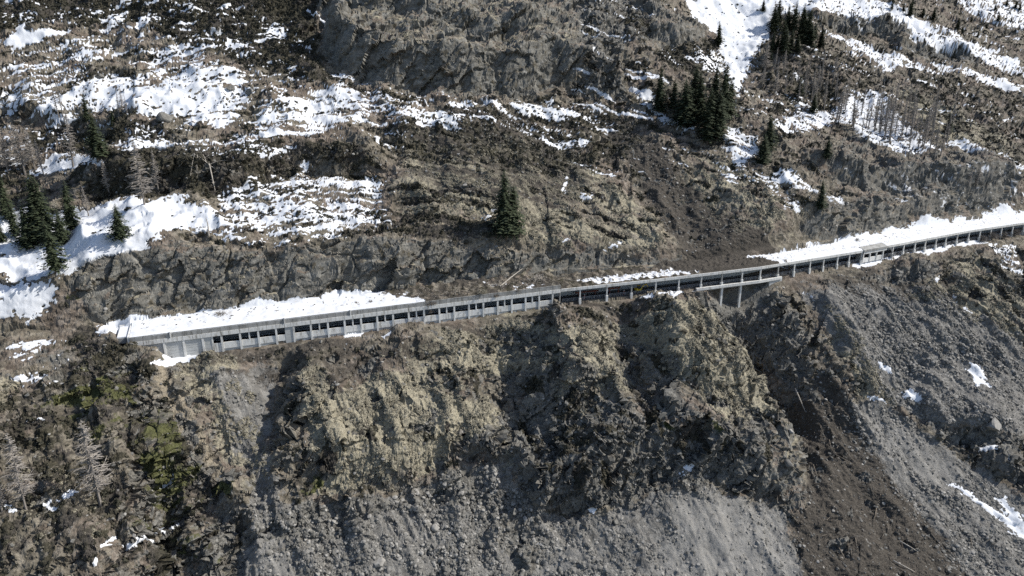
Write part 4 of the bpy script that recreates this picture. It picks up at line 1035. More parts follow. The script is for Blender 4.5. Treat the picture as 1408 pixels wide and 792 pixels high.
# snow, earth and litter lying on the roofs
def roof_cover():
    ns = int((H1 - G0) / .45); nn_ = 34
    ss = np.linspace(G0 + .05, H1, ns); tt = np.linspace(0, 1, nn_)
    base = np.array([road_pt(s, 0, 0) for s in ss]); b2 = np.array([road_pt(s, 9.2, 0) for s in ss])
    XY = base[:, None, :2] * (1 - tt)[None, :, None] + b2[:, None, :2] * tt[None, :, None]
    n = (tt * 9.2)[None, :] * np.ones((ns, 1)); S = ss[:, None] * np.ones((1, nn_))
    op = sstep(G1 - .3, G1 + .3, S); kio = sstep(KI0, KI0 + .2, S) * (1 - sstep(KI1 - .2, KI1, S))
    roof = K + 6.5 + (n - .25) * .10 - op * 1.52 + kio * 0
    e = sstep(0.2, 1.2, n); back = sstep(5, 10, n)
    U_ = np.interp(S + 7 * fbm(XY[..., 0] / 5, XY[..., 1] / 5, 208, 3) + (n - 4) * 1.2, s_of_u(np.arange(170, 1520, 10)), np.arange(170, 1520, 10))
    lump = .35 * fbm(XY[..., 0] / 3, XY[..., 1] / 3, 201, 3) + .9 * back * .9 * (ridged(S / 7, n / 6, 202, 3))
    th_ = .16 + e * .28 + lump * e * .8 + back * .25 + op * (.12 * e)
    dirty = sstep(565, 580, U_) * (1 - sstep(1062, 1085, U_))
    th_ = th_ + dirty * e * (1.5 * np.maximum(fbm(XY[..., 0] / 1.5, XY[..., 1] / 1.5, 203, 3), 0)) + dirty * back * (.5 + 1.6 * np.maximum(fbm(XY[..., 0] / 5, XY[..., 1] / 5, 210, 3), -.2)) + sstep(945, 970, U_) * (1 - sstep(1050, 1070, U_)) * e * .6
    th_ = th_ * (1 - .97 * kio * (1 - sstep(2.4, 3.2, n)))
    z = roof + th_
    z = np.where(n < .02, roof - .1, z)
    ms = bpy.data.meshes.new("roof_snow")
    co = np.concatenate([XY, z[..., None]], -1)
    idx = np.arange(ns * nn_).reshape(ns, nn_)
    q = np.stack([idx[:-1, :-1], idx[1:, :-1], idx[1:, 1:], idx[:-1, 1:]], -1).reshape(-1, 4)
    ms.from_pydata(co.reshape(-1, 3).tolist(), [], q.tolist())
    ms.polygons.foreach_set("use_smooth", [True] * len(ms.polygons))
    nz = fbm(XY[..., 0] / 2.4, XY[..., 1] / 1.2, 205, 4)
    snow_ = np.where(U_ < 562, 1.0, 0)
    snow_ = np.maximum(snow_, (1 - sstep(560, 578, U_ + nz * 20)) * 1.0)
    snow_ = np.maximum(snow_, sstep(1066, 1082, U_ + nz * 16 + n))
    mid_ = sstep(795, 815, U_) * (1 - sstep(935, 952, U_))
    mid_ = mid_ * (1 - sstep(4.0, 6.5, n + nz * 3.5)) * sstep(.4, 1.4, n + nz)
    snow_ = np.maximum(snow_, mid_ * sstep(-.30, -.12, nz + (n - 2.5) * .07))
    snow_ = np.maximum(snow_, sstep(.2, .3, nz) * sstep(680, 690, U_) * (1 - sstep(725, 740, U_)))
    litter = sstep(.02, .12, fbm(XY[..., 0] / 1.1, XY[..., 1] / .9, 207, 3) - .22 + .0 * n)
    snow_ = snow_ * (1 - litter * sstep(1.5, 4, n) * .9 * (nz > .08))
    dirt_ = (1 - snow_) * np.where(U_ > 940, .95, .35 + .5 * sstep(-.1, .15, fbm(XY[..., 0] / 4, XY[..., 1] / 3, 209, 3))); heath_ = (1 - snow_) * sstep(-.05, .1, fbm(XY[..., 0] / 2, XY[..., 1] / 2, 206, 3)) * .75 * (1 - sstep(930, 950, U_))
    zer = np.zeros_like(snow_)
    for nm, ch in (("cover_a", (snow_, zer, zer, dirt_)), ("cover_b", (zer, heath_, zer, zer)), ("cover_c", (zer, zer, zer, zer))):
        at = ms.attributes.new(nm, 'FLOAT_COLOR', 'POINT'); at.data.foreach_set("color", np.stack([c_.ravel() for c_ in ch], -1).astype(F).ravel())
    ms.materials.append(me.materials[0])
    o = bpy.data.objects.new("roof_snow", ms); col.objects.link(o); o['kind'] = 'stuff'
roof_cover()
print('gallery', round(time.time() - T0, 1))
# ------------------------------------------------------------------ trees
def spruce_meshes(seed, H=10.0, full=1.0):
    r = random.Random(seed)
    tr = MB(); tr.tube([(0, 0, -.8), (0, 0, H * .35), (.02 * H * r.uniform(-.3, .3), 0, H * .97)], [.024 * H, .016 * H, .002 * H], 6)
    V = []; Fc = []
    def tri(a, b, c):
        k = len(V); V.extend((a, b, c)); Fc.append((k, k + 1, k + 2))
    n = 46
    for i in range(n):
        f = i / (n - 1); z = H * (.07 + .91 * f ** .93)
        R = H * (.205 * (1 - f) ** .66 + .008) * (1 if f > .07 else .75)
        nb = max(3, int(7 - 3 * f)); a0 = r.uniform(0, 6.28)
        for k in range(nb):
            if r.random() > full: continue
            a = a0 + 6.283 * k / nb + r.uniform(-.35, .35); L = R * r.uniform(.62, 1.18)
            droop = L * r.uniform(.18, .5) * (1 - .75 * f); dirx, diry = math.cos(a), math.sin(a)
            m = 3 if L > H * .05 else 2
            for q in range(m + 1):
                t = (q + .6) / (m + .6)
                c = Vector((dirx * L * t, diry * L * t, z - droop * t * t + .02 * H * r.uniform(-.3, .3)))
                w = L * (.36 - .20 * t) * r.uniform(.7, 1.25)
                for sgn in (-1, 1):
                    tip = c + Vector((-diry * sgn * w, dirx * sgn * w, -.35 * w * r.uniform(.3, 1.3))) + Vector((dirx, diry, 0)) * w * .6
                    tri(tuple(c - Vector((dirx, diry, 0)) * w * .45 + Vector((0, 0, .10 * w))), tuple(tip), tuple(c + Vector((dirx, diry, -.2)) * w * .55))
                    if q == 0 and L > H * .06:
                        tri(tuple(c), tuple(tip), tuple(c + Vector((dirx * .1, diry * .1, -.9)) * w * .9))
            tri((0, 0, z + .03 * H), (dirx * L * .9 - diry * L * .09, diry * L * .9 + dirx * L * .09, z - droop), (dirx * L * .9 + diry * L * .09, diry * L * .9 - dirx * L * .09, z - droop - .05 * L))
    return tr, (V, Fc)
def larch_meshes(seed, H=10.0, spread=1.0, dens=1.0):
    r = random.Random(seed)
    lean = r.uniform(-.03, .03) * H
    tr = MB(); tr.tube([(0, 0, -.8), (lean * .3, 0, H * .4), (lean, 0, H)], [.021 * H, .014 * H, .002 * H], 5)
    tw = MB(); n = int(54 * dens)
    for i in range(n):
        f = (i + .5) / n; z = H * (.16 + .82 * f); zf = z / H; x0 = lean * (.3 * zf / .4 if zf < .4 else .3 + .7 * (zf - .4) / .6)
        R = H * (.20 * (1 - f) ** .75 * min(1, .35 + f * 3.2) + .014) * spread
        for k in range(3):
            a = r.uniform(0, 6.283); L = R * r.uniform(.55, 1.15)
            d = Vector((math.cos(a), math.sin(a), r.uniform(-.25, .25)))
            p0 = Vector((x0, 0, z)); p1 = p0 + d * L * .55; p2 = p0 + d * L + Vector((0, 0, L * r.uniform(-.1, .15)))
            tw.tube([p0, p1, p2], [.0056 * H, .0044 * H, .0024 * H], 3, cap=False)
            for q in range(3):
                t = r.uniform(.3, .95); b = p0.lerp(p2, t); e = b + Vector((d.x * .5 + r.uniform(-.7, .7), d.y * .5 + r.uniform(-.7, .7), r.uniform(-.5, .2))) * L * .32
                tw.tube([b, e], [.0032 * H, .0016 * H], 3, cap=False)
    return tr, tw
SPR = []
for i in range(6):
    tr, (V, Fc) = spruce_meshes(50 + i, 10, (1, .96, .9, 1, .8, .66)[i])
    a = bpy.data.meshes.new("spruce_trunk"); a.from_pydata(tr.V, [], tr.F); a.materials.append(M_BARK)
    b = bpy.data.meshes.new("spruce_crown"); b.from_pydata(V, [], Fc); b.materials.append(M_NEED)
    SPR.append((a, b))
LAR = []
for i in range(6):
    tr, tw = larch_meshes(80 + i, 10, (1, .8, .55, .5, 1.25, .65)[i], (1, 1, .8, .7, 1.3, .9)[i])
    a = bpy.data.meshes.new("larch_trunk"); a.from_pydata(tr.V, [], tr.F); a.materials.append(M_LBARK)
    b = bpy.data.meshes.new("larch_branches"); b.from_pydata(tw.V, [], tw.F); b.materials.append(M_TWIG)
    LAR.append((a, b))
rt = random.Random(12)
TREES = []   # (kind, u, v of the foot, height px, variant, width factor, label, group)
def T(kind, u, v, h, var, wf, label, group): TREES.append((kind, u, v, h, var, wf, label, group))
gL = "dark spruces on the left snow bench"; gC = "dark spruces in the stand beside the snow couloir"; gT = "spruces at the top right edge of the couloir"
for a in [(40, 342, 54, 0, 1.0, "young spruce at the front left of the dark stand on the snow bench"),
          (77, 372, 62, 4, 1.15, "open branched spruce standing lowest on the left snow bench"),
          (54, 334, 80, 3, 1.15, "tallest full spruce in the middle of the left snow bench stand"),
          (64, 330, 70, 1, 1.1, "dense spruce just right of the tallest one on the left snow bench"),
          (98, 316, 58, 2, 1.1, "slender spruce at the right rear of the left snow bench stand"),
          (86, 336, 42, 0, 1.2, "short bushy spruce at the right front of the left snow bench stand"),
          (10, 302, 50, 2, .9, "spruce at the left frame edge behind the snow bench"),
          (3, 333, 26, 1, 1.1, "small spruce cut by the left frame edge on the snow"),
          (22, 326, 44, 5, .9, "thin spruce left of the dark stand on the snow bench"),
          (165, 329, 44, 0, 1.25, "lone full spruce on open snow above the left cliff"),
          (135, 217, 52, 3, 1.05, "dark spruce at the edge of the upper left rock ledge"),
          (120, 168, 33, 5, 1.0, "sparse spruce on snow at the upper left ledge"),
          (157, 174, 20, 2, 1.2, "little spruce on the upper left snow ledge right of the sparse one")]:
    T('s', *a, gL)
T('s', 694, 326, 94, 3, 1.0, "tall dark spruce standing alone above the middle of the gallery", "tall pair above the gallery")
T('s', 705, 323, 70, 2, 1.0, "shorter spruce against the right side of the tall lone spruce", "tall pair above the gallery")
for a in [(906, 154, 62, 1, 1.0, "leftmost narrow spruce of the dark stand left of the snow couloir"),
          (925, 150, 42, 5, 1.0, "thin spruce second from the left in the stand by the couloir"),
          (940, 174, 64, 3, 1.2, "broad spruce left of centre in the stand by the couloir"),
          (952, 152, 60, 2, 1.0, "pointed spruce behind the broad one in the stand by the couloir"),
          (962, 170, 66, 0, 1.1, "full spruce in the middle of the stand by the couloir"),
          (972, 195, 70, 3, 1.2, "broadest front spruce of the stand by the couloir"),
          (986, 190, 62, 1, 1.1, "lower right spruce of the stand by the couloir"),
          (991, 166, 74, 0, 1.0, "tallest right hand spruce of the stand by the couloir"),
          (1000, 162, 52, 2, 1.0, "rightmost spruce of the stand next to the couloir snow"),
          (980, 150, 58, 3, 1.0, "rear spruce at the top of the stand by the couloir"),
          (988, 63, 30, 0, 1.2, "small spruce at the left rim of the couloir below the crag"),
          (1049, 16, 16, 1, 1.3, "tiny dark spruce alone in the couloir at the top edge"),
          (1057, 206, 46, 0, 1.1, "spruce on the right flank below the couloir"),
          (1048, 226, 40, 3, 1.2, "wide spruce just below left of the one under the couloir"),
          (1128, 288, 38, 3, 1.0, "dark spruce above the cliff near the right gallery"),
          (1136, 218, 28, 1, 1.2, "short spruce among dark rock below the larch grove")]:
    T('s', *a, gC)
for i, a in enumerate([(1063, 46, 36, "slim spruce at the left front of the top edge cluster, nearest the couloir"), (1069, 36, 34, "pointed spruce second from the left at the top of the top edge cluster"), (1076, 62, 30, "spruce in the left middle of the top edge cluster below the pointed one"),
        (1083, 40, 30, "shorter spruce in the upper middle of the top edge cluster"), (1091, 43, 36, "bushy spruce in the upper middle of the top edge cluster left of the tallest"), (1103, 58, 46, "tallest dense spruce of the cluster at the top edge"),
        (1108, 63, 44, "tall spruce touching the right side of the tallest one at the top edge"), (1114, 66, 26, "low spruce at the right foot of the tallest pair at the top edge"), (1128, 66, 26, "outlying spruce on brown ground right of the top edge cluster"),
        (1078, 74, 32, "lowest spruce in the left half of the top edge cluster"), (1068, 67, 20, "small spruce on snow left below the top edge cluster"), (1058, 84, 20, "small spruce alone on the couloir rim below the top edge cluster"),
        (1086, 69, 25, "small spruce in the lower middle of the top edge cluster"), (1120, 53, 18, "small spruce at the upper right of the top edge cluster"), (1099, 60, 30, "spruce tucked in front of the left side of the tallest one at the top edge"),
        (1096, 72, 22, "lowest small spruce under the tallest one at the top edge"), (1062, 70, 24, "leftmost low spruce of the top edge cluster, above the rim one")]):
    T('s', *a[:3], i % 5, 1.15, a[3], gT)
for a in [(1098, 133, 28, 0, 1.2, "dark spruce left of the larch grove on brown rock"), (1117, 156, 25, 1, 1.2, "dark spruce on snow at the left end of the larch grove"),
          (1303, 184, 24, 3, 1.2, "single dark spruce at the right end of the larch grove"), (1251, 22, 18, 2, 1.2, "small spruce on high snow at the upper right"),
          (1283, 27, 14, 3, 1.5, "round dark little spruce on high snow at the upper right"), (1316, 41, 14, 4, 1.3, "ragged little spruce on the middle upper right snowfield"),
          (1344, 52, 9, 1, 1.3, "tiny spruce on the lower right of the high snowfield")]:
    T('s', *a, "scattered spruces on the upper right")
for u, v, h in [(1242, 16, 10), (1254, 8, 9), (1226, 12, 9), (1268, 24, 12), (1323, 46, 9), (1372, 29, 9), (1368, 14, 8), (1396, 12, 9), (1402, 14, 8), (1384, 8, 8), (1356, 40, 7), (1390, 30, 7), (1335, 30, 7), (1228, 4, 8), (1388, 20, 6)]:
    T('s', u, v, h, rt.randrange(5), 1.3, "tiny dark conifer on the distant snowfield at the upper right", "distant conifers at the upper right")
gB = "bare larches on the left"
for a in [(80, 157, 40, 2, .8, "bare larch with the left stem of a pair on upper left snow"), (86, 156, 38, 3, .8, "bare larch with the right stem of a pair on upper left snow"),
          (101, 231, 66, 1, .9, "tall grey larch alone on the second snow ledge at left"), (164, 160, 34, 2, .7, "left thin larch on the main snowfield at upper left"),
          (170, 161, 36, 0, .7, "middle thin larch on the main snowfield at upper left"), (176, 160, 28, 3, .7, "right thin larch on the main snowfield at upper left"),
          (199, 282, 76, 4, .85, "broad grey larch against the left rock band"), (12, 240, 60, 4, .8, "pale larch at the left frame edge above the snow bench"),
          (34, 236, 52, 4, 1.0, "wide pale larch second from the left frame edge"), (48, 232, 46, 0, 1.0, "pale larch third from the left frame edge"),
          (122, 297, 36, 1, 1.0, "small larch on the snow bench right of the dark stand"), (138, 692, 112, 4, .8, "tall bare larch on the shady lower left buttress"),
          (36, 700, 96, 4, .75, "faint grey larch on the lower left slope"), (4, 706, 64, 1, .8, "bare larch cut by the left frame edge at the lower left"),
          (150, 265, 40, 0, .9, "grey larch on the dark ledge left of the broad one"), (218, 262, 50, 1, .9, "grey larch on the dark ledge right of the broad one"),
          (60, 240, 40, 1, .9, "grey larch on the right end of the left edge group")]:
    T('l', *a, gB)
for i in range(46):
    t = rt.random(); u = 1152 + 150 * t + rt.uniform(-8, 8); v = 168 + 44 * t + rt.uniform(-32, 10)
    T('l', u, v, rt.uniform(30, 52), rt.choice([1, 2, 3, 3, 5]), rt.uniform(.7, 1.05), "bare grey larch in the crowded grove on the right snow patch", "larch grove on the right snow patch")
for i in range(22):
    u = rt.uniform(1062, 1165); v = 100 + rt.uniform(-5, 50)
    T('l', u, v, rt.uniform(22, 38), rt.choice([0, 1, 3, 5]), .9, "bare grey larch scattered on brown slope left of the grove", "larches left of the grove")
for u, v, h, lab in [(1330, 262, 26, "left bare larch of three above the snow corner at the far right"), (1342, 258, 30, "middle bare larch of three above the snow corner at the far right"), (1356, 262, 24, "right bare larch of three above the snow corner at the far right"),
        (1250, 145, 26, "bare larch on brown slope just above the top of the larch grove"), (1232, 138, 24, "bare larch above the upper left corner of the larch grove"), (1280, 170, 30, "bare larch just above the right half of the larch grove"),
        (1052, 100, 36, "taller bare larch on the right rim of the couloir"), (1048, 118, 22, "short bare larch on the right rim at the foot of the couloir"), (1343, 96, 18, "small bare larch on the lower snow streak at the upper right")]:
    T('l', u, v, h, rt.choice([0, 1, 4]), .9, lab, "isolated larches on the right")
foot = ground_at([(t[1], t[2]) for t in TREES])
for i, (kind, u, v, h, var, wf, label, group) in enumerate(TREES):
    p = foot[i]; d = float(np.linalg.norm(p - np.array([0, 0, CAMZ])))
    Hm = h / FPX * d * math.cos(math.atan2(v - PH / 2, FPX)) * 1.03
    e = empty("spruce_tree" if kind == 's' else "larch_tree", (p[0], p[1], p[2] - .15), label, "spruce" if kind == 's' else "larch", group, rt.uniform(0, 6.28))
    a, b = (SPR if kind == 's' else LAR)[var]
    k = Hm / 10; e.rotation_euler[0] = rt.uniform(-.05, .05); e.rotation_euler[1] = rt.uniform(-.05, .05); wf *= rt.uniform(.85, 1.15); w_ = wf * (1.22 if kind == 's' else 1.0); e.scale = (k * w_, k * w_, k)
    for nm, m in (("trunk", a), ("crown" if kind == 's' else "branches", b)):
        o = bpy.data.objects.new(nm, m); col.objects.link(o); o.parent = e
# bushes at the right end of the gallery
def bush_mesh(seed, n=150):
    r = random.Random(seed); m = MB()
    for i in range(n):
        a = r.uniform(0, 6.283); el = r.uniform(.15, 1.4); L = r.uniform(.5, 1.0)
        d = Vector((math.cos(a) * math.cos(el), math.sin(a) * math.cos(el), math.sin(el)))
        p0 = Vector((d.x * .15, d.y * .15, 0)); p1 = p0 + d * L * .6; p2 = p1 + (d + Vector((r.uniform(-.6, .6), r.uniform(-.6, .6), r.uniform(-.2, .5)))) * L * .35
        m.tube([p0, p1, p2], [.022, .014, .006], 3, cap=False)
        for q in range(2):
            e_ = p1 + Vector((r.uniform(-1, 1), r.uniform(-1, 1), r.uniform(-.4, .8))) * .3
            m.tube([p1, e_], [.012, .005], 3, cap=False)
    return m
BUS = []
for i in range(2):
    m = bush_mesh(7 + i); b = bpy.data.meshes.new("bush"); b.from_pydata(m.V, [], m.F); b.materials.append(M_BUSH); BUS.append(b)
for i, (u, v, s, lab) in enumerate([(1349, 331, 4.2, "grey bare bush hiding the gallery foot where the snow berm ends"), (1362, 327, 4.6, "second bare bush from the snow berm in front of the gallery"),
                                    (1378, 326, 4.4, "bare bush in the middle of the row before the right gallery"), (1393, 322, 4.6, "bare bush next to the right frame edge before the gallery"),
                                    (1408, 320, 4.4, "bare bush cut by the right frame edge before the gallery")]):
    p = ground_at([(u, v)])[0]
    o = bpy.data.objects.new("bare_bush", BUS[i % 2]); col.objects.link(o); o.location = (p[0], p[1], p[2] - .2); o.scale = (s, s, s * .9); o.rotation_euler = (0, 0, i * 1.7)
    tag(o, lab, "bush", "bare bushes before the right gallery")
print('trees', round(time.time() - T0, 1))
# ------------------------------------------------------------------ uncountable ground cover, instanced on points
def src(name, V, Fc, mat):
    m = bpy.data.meshes.new(name); m.from_pydata([tuple(v) for v in V], [], Fc); m.materials.append(mat); m.update()
    return m
def ico(seed, sub=1, amp=.28, sq=(1, .8, .6)):
    bm = bmesh.new(); bmesh.ops.create_icosphere(bm, subdivisions=sub, radius=1)
    r = random.Random(seed)
    # chop with random planes to get flat broken faces
    for i in range(7):
        n = Vector((r.gauss(0, 1), r.gauss(0, 1), r.gauss(0, 1))).normalized(); d = r.uniform(.45, .8)
        for v in bm.verts:
            t = v.co.dot(n) - d
            if t > 0: v.co -= n * t
    for v in bm.verts:
        v.co *= 1 + r.uniform(-amp, amp) * .3; v.co.x *= sq[0]; v.co.y *= sq[1]; v.co.z *= sq[2]
    V = [tuple(v.co) for v in bm.verts]; Fc = [tuple(v.index for v in f.verts) for f in bm.faces]; bm.free()
    return V, Fc
def tussock(seed, n=26):
    r = random.Random(seed); V = []; Fc = []
    for i in range(n):
        a = r.uniform(0, 6.283); el = r.uniform(.2, 1.3); L = r.uniform(.6, 1.0)
        d = Vector((math.cos(a) * math.cos(el), math.sin(a) * math.cos(el), math.sin(el) * .9)); s = Vector((-math.sin(a), math.cos(a), 0)) * .22
        p0 = Vector((r.uniform(-.3, .3), r.uniform(-.3, .3), -.2)); p1 = p0 + d * L * .7; p2 = p1 + Vector((d.x, d.y, -.5)) * L * .45
        k = len(V); V += [p0 - s * .6, p0 + s * .6, p1 + s, p1 - s, p2]; Fc += [(k, k + 1, k + 2, k + 3), (k + 3, k + 2, k + 4)]
    return V, Fc
def cushion(seed, n=34):
    r = random.Random(seed); V = []; Fc = []
    for i in range(n):
        a = r.uniform(0, 6.283); el = math.asin(r.uniform(0.05, 1)); R = r.uniform(.75, 1.0)
        c = Vector((math.cos(a) * math.cos(el), math.sin(a) * math.cos(el), math.sin(el) * .7)) * R
        u_ = Vector((r.gauss(0, 1), r.gauss(0, 1), r.gauss(0, 1))).normalized(); w_ = c.cross(u_).normalized() if c.cross(u_).length > .01 else Vector((1, 0, 0))
        k = len(V); V += [c + u_ * .32, c + w_ * .3, c - u_ * .3, c - w_ * .32 + c * .15]; Fc += [(k, k + 1, k + 2, k + 3)]
    return V, Fc
rs = np.random.default_rng(5)
U_, V_, D_ = project(GV)
inview = (U_ > -60) & (U_ < PW + 60) & (V_ > -40) & (V_ < PH + 60) & (D_ > 50)
ga = np.abs(np.gradient(GX, axis=0) * np.gradient(GY, axis=1) - np.gradient(GX, axis=1) * np.gradient(GY, axis=0)) / np.clip(nn[..., 2], .25, 1)
clearb = (VN < -1.0) | (VN > 11) | (VS < s_of_u_150)
def scatter(name, meshes, weight, count, smin, smax, power, sink=0.0, flat=1.0):
    w = (weight * ga * inview * clearb).ravel().astype(float); w /= w.sum()
    pick = rs.choice(w.size, count, replace=True, p=w)
    P = GV.reshape(-1, 3)[pick] + rs.normal(0, .12, (count, 3)) * [1, 1, .2]
    sc = smin + (smax - smin) * rs.random(count) ** power
    P[:, 2] -= sc * sink
    N_ = nn.reshape(-1, 3)[pick]
    parts_i = rs.integers(0, len(meshes), count)
    pm = bpy.data.meshes.new(name); pm.vertices.add(count); pm.vertices.foreach_set("co", P.astype(F).ravel())
    # stand half way between the slope's normal and upright, turned at random
    tilt = .55 if flat == 1.0 else flat
    ax = np.stack([-N_[:, 1], N_[:, 0]], 1) * 0
    rot = np.stack([np.arcsin(np.clip(-N_[:, 1], -1, 1)) * tilt, np.arcsin(np.clip(N_[:, 0], -1, 1)) * tilt, np.zeros(count)], 1)
    for nm, typ, arr in (("rot", 'FLOAT_VECTOR', rot.astype(F).ravel()), ("spin", 'FLOAT', (rs.random(count) * 6.283).astype(F)), ("siz", 'FLOAT', sc.astype(F)), ("which", 'INT', parts_i.astype(np.int32))):
        a = pm.attributes.new(nm, typ, 'POINT'); a.data.foreach_set("vector" if typ == 'FLOAT_VECTOR' else "value", arr)
    o = bpy.data.objects.new(name, pm); col.objects.link(o); o['kind'] = 'stuff'
    ng = bpy.data.node_groups.new(name + "_scatter", 'GeometryNodeTree')
    ng.interface.new_socket("Geometry", in_out='INPUT', socket_type='NodeSocketGeometry'); ng.interface.new_socket("Geometry", in_out='OUTPUT', socket_type='NodeSocketGeometry')
    N = ng.nodes; gi = N.new('NodeGroupInput'); go = N.new('NodeGroupOutput'); jn = N.new('GeometryNodeJoinGeometry')
    def at(nm, dt):
        a = N.new('GeometryNodeInputNamedAttribute'); a.data_type = dt; a.inputs['Name'].default_value = nm; return a.outputs['Attribute']
    for i, m in enumerate(meshes):
        so = bpy.data.objects.new(name + "_kind", m)                 # lives outside the scene, only instanced
        oi = N.new('GeometryNodeObjectInfo'); oi.inputs['Object'].default_value = so; oi.inputs['As Instance'].default_value = True
        ip = N.new('GeometryNodeInstanceOnPoints')
        cmp = N.new('FunctionNodeCompare'); cmp.data_type = 'INT'; cmp.operation = 'EQUAL'
        ng.links.new(at("which", 'INT'), cmp.inputs[2]); cmp.inputs[3].default_value = i
        ng.links.new(gi.outputs[0], ip.inputs['Points']); ng.links.new(cmp.outputs[0], ip.inputs['Selection'])
        ng.links.new(oi.outputs['Geometry'], ip.inputs['Instance']); ng.links.new(at("siz", 'FLOAT'), ip.inputs['Scale'])
        e2r = N.new('FunctionNodeEulerToRotation'); ng.links.new(at("rot", 'FLOAT_VECTOR'), e2r.inputs[0]); ng.links.new(e2r.outputs[0], ip.inputs['Rotation'])
        ri = N.new('GeometryNodeRotateInstances'); cx = N.new('ShaderNodeCombineXYZ'); ng.links.new(at("spin", 'FLOAT'), cx.inputs[2])
        ng.links.new(ip.outputs[0], ri.inputs['Instances']); ng.links.new(cx.outputs[0], ri.inputs['Rotation'])
        ng.links.new(ri.outputs[0], jn.inputs[0])
    ng.links.new(jn.outputs[0], go.inputs[0])
    md = o.modifiers.new("scatter", 'NODES'); md.node_group = ng
    return o
nosnow = np.clip(1 - snow * 1.6, 0, 1)
st = [src("stone_kind", *ico(300 + i, 1, .3, (1, .8, .55)), M_STONE) for i in range(4)]
sp_ = [src("stone_kind", *ico(330 + i, 1, .3, (1, .75, .55)), M_PALE) for i in range(2)]
scr = np.clip(cls['scree'] - .2, 0, 1) * nosnow
coarse = sstep(-.05, .25, fbm(gp / 14, gq / 26, 301, 3))
scatter("scree_stones", st, scr * (.15 + coarse) * (1 - cls['pale'] * .85), 60000, .08, 1.0, 8.0, .2)
scatter("scree_blocks", st + sp_, scr * blk, 15000, .18, 1.05, 3.4, .3)
scatter("pale_scree_stones", sp_, scr * (.10 + coarse) * (1 - cls['pale'] * .6), 9000, .10, .9, 6.0, .15)
scatter("slope_rubble", st + sp_[:1], (cls['rock'] * .7 * (1 - cls['slab']) + cls['dirt'] * .9 + .12) * np.clip(1 - snow * 1.05, 0, 1), 36000, .12, .85, 4.0, .2)
scatter("grass_tussocks", [src("tussock_kind", *tussock(400 + i), M_STRAW) for i in range(3)], np.clip(cls['grass'] - .3, 0, 1) * nosnow * sstep(-.15, .2, fbm(gp / 6, gq / 9, 303, 3)) * np.clip(1 - cls['heath'] * 1.2, 0, 1) * np.clip(1 - cls['rock'] * 1.2, 0, 1), 32000, .35, .95, 1.8, .2)
scatter("heath_cushions", [src("cushion_kind", *cushion(500 + i), M_HEATH) for i in range(3)], np.clip(cls['heath'] - .3, 0, 1) * np.clip(1.15 - snow, 0, 1) * (1 - cls['slab']) * np.clip(1 - cls['rock'] * .7, 0, 1), 26000, .3, 1.0, 2.2, .2)
print('scatter', round(time.time() - T0, 1))
# ------------------------------------------------------------------ boulders, logs, wreckage
def gp3(u, v): return ground_at([(u, v)])[0]
def boulder(u, v, wpx, label, mat, seed, group=None, tall=.7):
    p = gp3(u, v); d = float(np.linalg.norm(p - np.array([0, 0, CAMZ]))); R = wpx / FPX * d / 2
    V, Fc = ico(seed, 3, .06, (1, .8, tall))
    o = mesh_obj("boulder", V, Fc, mat); o.location = (p[0], p[1], p[2] + R * tall * .35); o.scale = (R, R, R)
    r = random.Random(seed); o.rotation_euler = (r.uniform(-.3, .3), r.uniform(-.3, .3), r.uniform(0, 6))
    tag(o, label, "boulder", group)
for i, a in enumerate([(522, 776, 18, "pale rounded boulder on grey scree at the bottom centre", M_PALE), (1366, 588, 26, "big pale slab boulder on the dark bluff at the lower right", M_PALE),
    (599, 727, 14, "bright sharp edged boulder in the middle of the bottom scree", M_PALE), (482, 730, 11, "grey boulder on scree up left of the pale rounded one", M_STONE),
    (846, 719, 10, "small grey boulder below the snow scrap at the scree top", M_STONE), (1042, 747, 7, "lone pale stone on the smooth pale scree fan", M_PALE),
    (804, 722, 13, "angular grey boulder below the shaded rib at bottom centre", M_STONE), (1087, 594, 10, "whitish boulder on top of the rock pinnacle beside the chute", M_PALE),
    (318, 124, 14, "dark boulder at the right end of the upper left snowfield", M_STONE), (137, 108, 12, "grey boulder in the snow at the upper left", M_STONE),
    (229, 166, 24, "large dark rock at the lower edge of the upper left snowfield", M_STONE), (343, 128, 14, "dark boulder between the two upper left snowfields", M_STONE),
    (475, 154, 9, "small grey boulder in the middle of the central snowfield", M_STONE), (525, 142, 12, "grey boulder at the top edge of the central snowfield", M_STONE),
    (1084, 640, 16, "dark block on the flank of the rock pinnacle", M_STONE),
    (1290, 598, 13, "grey block on the left end of the lower right bluff", M_STONE), (706, 705, 13, "grey boulder at the scree edge under the central ribs", M_STONE)]):
    boulder(*a[:4], a[4], 700 + i)

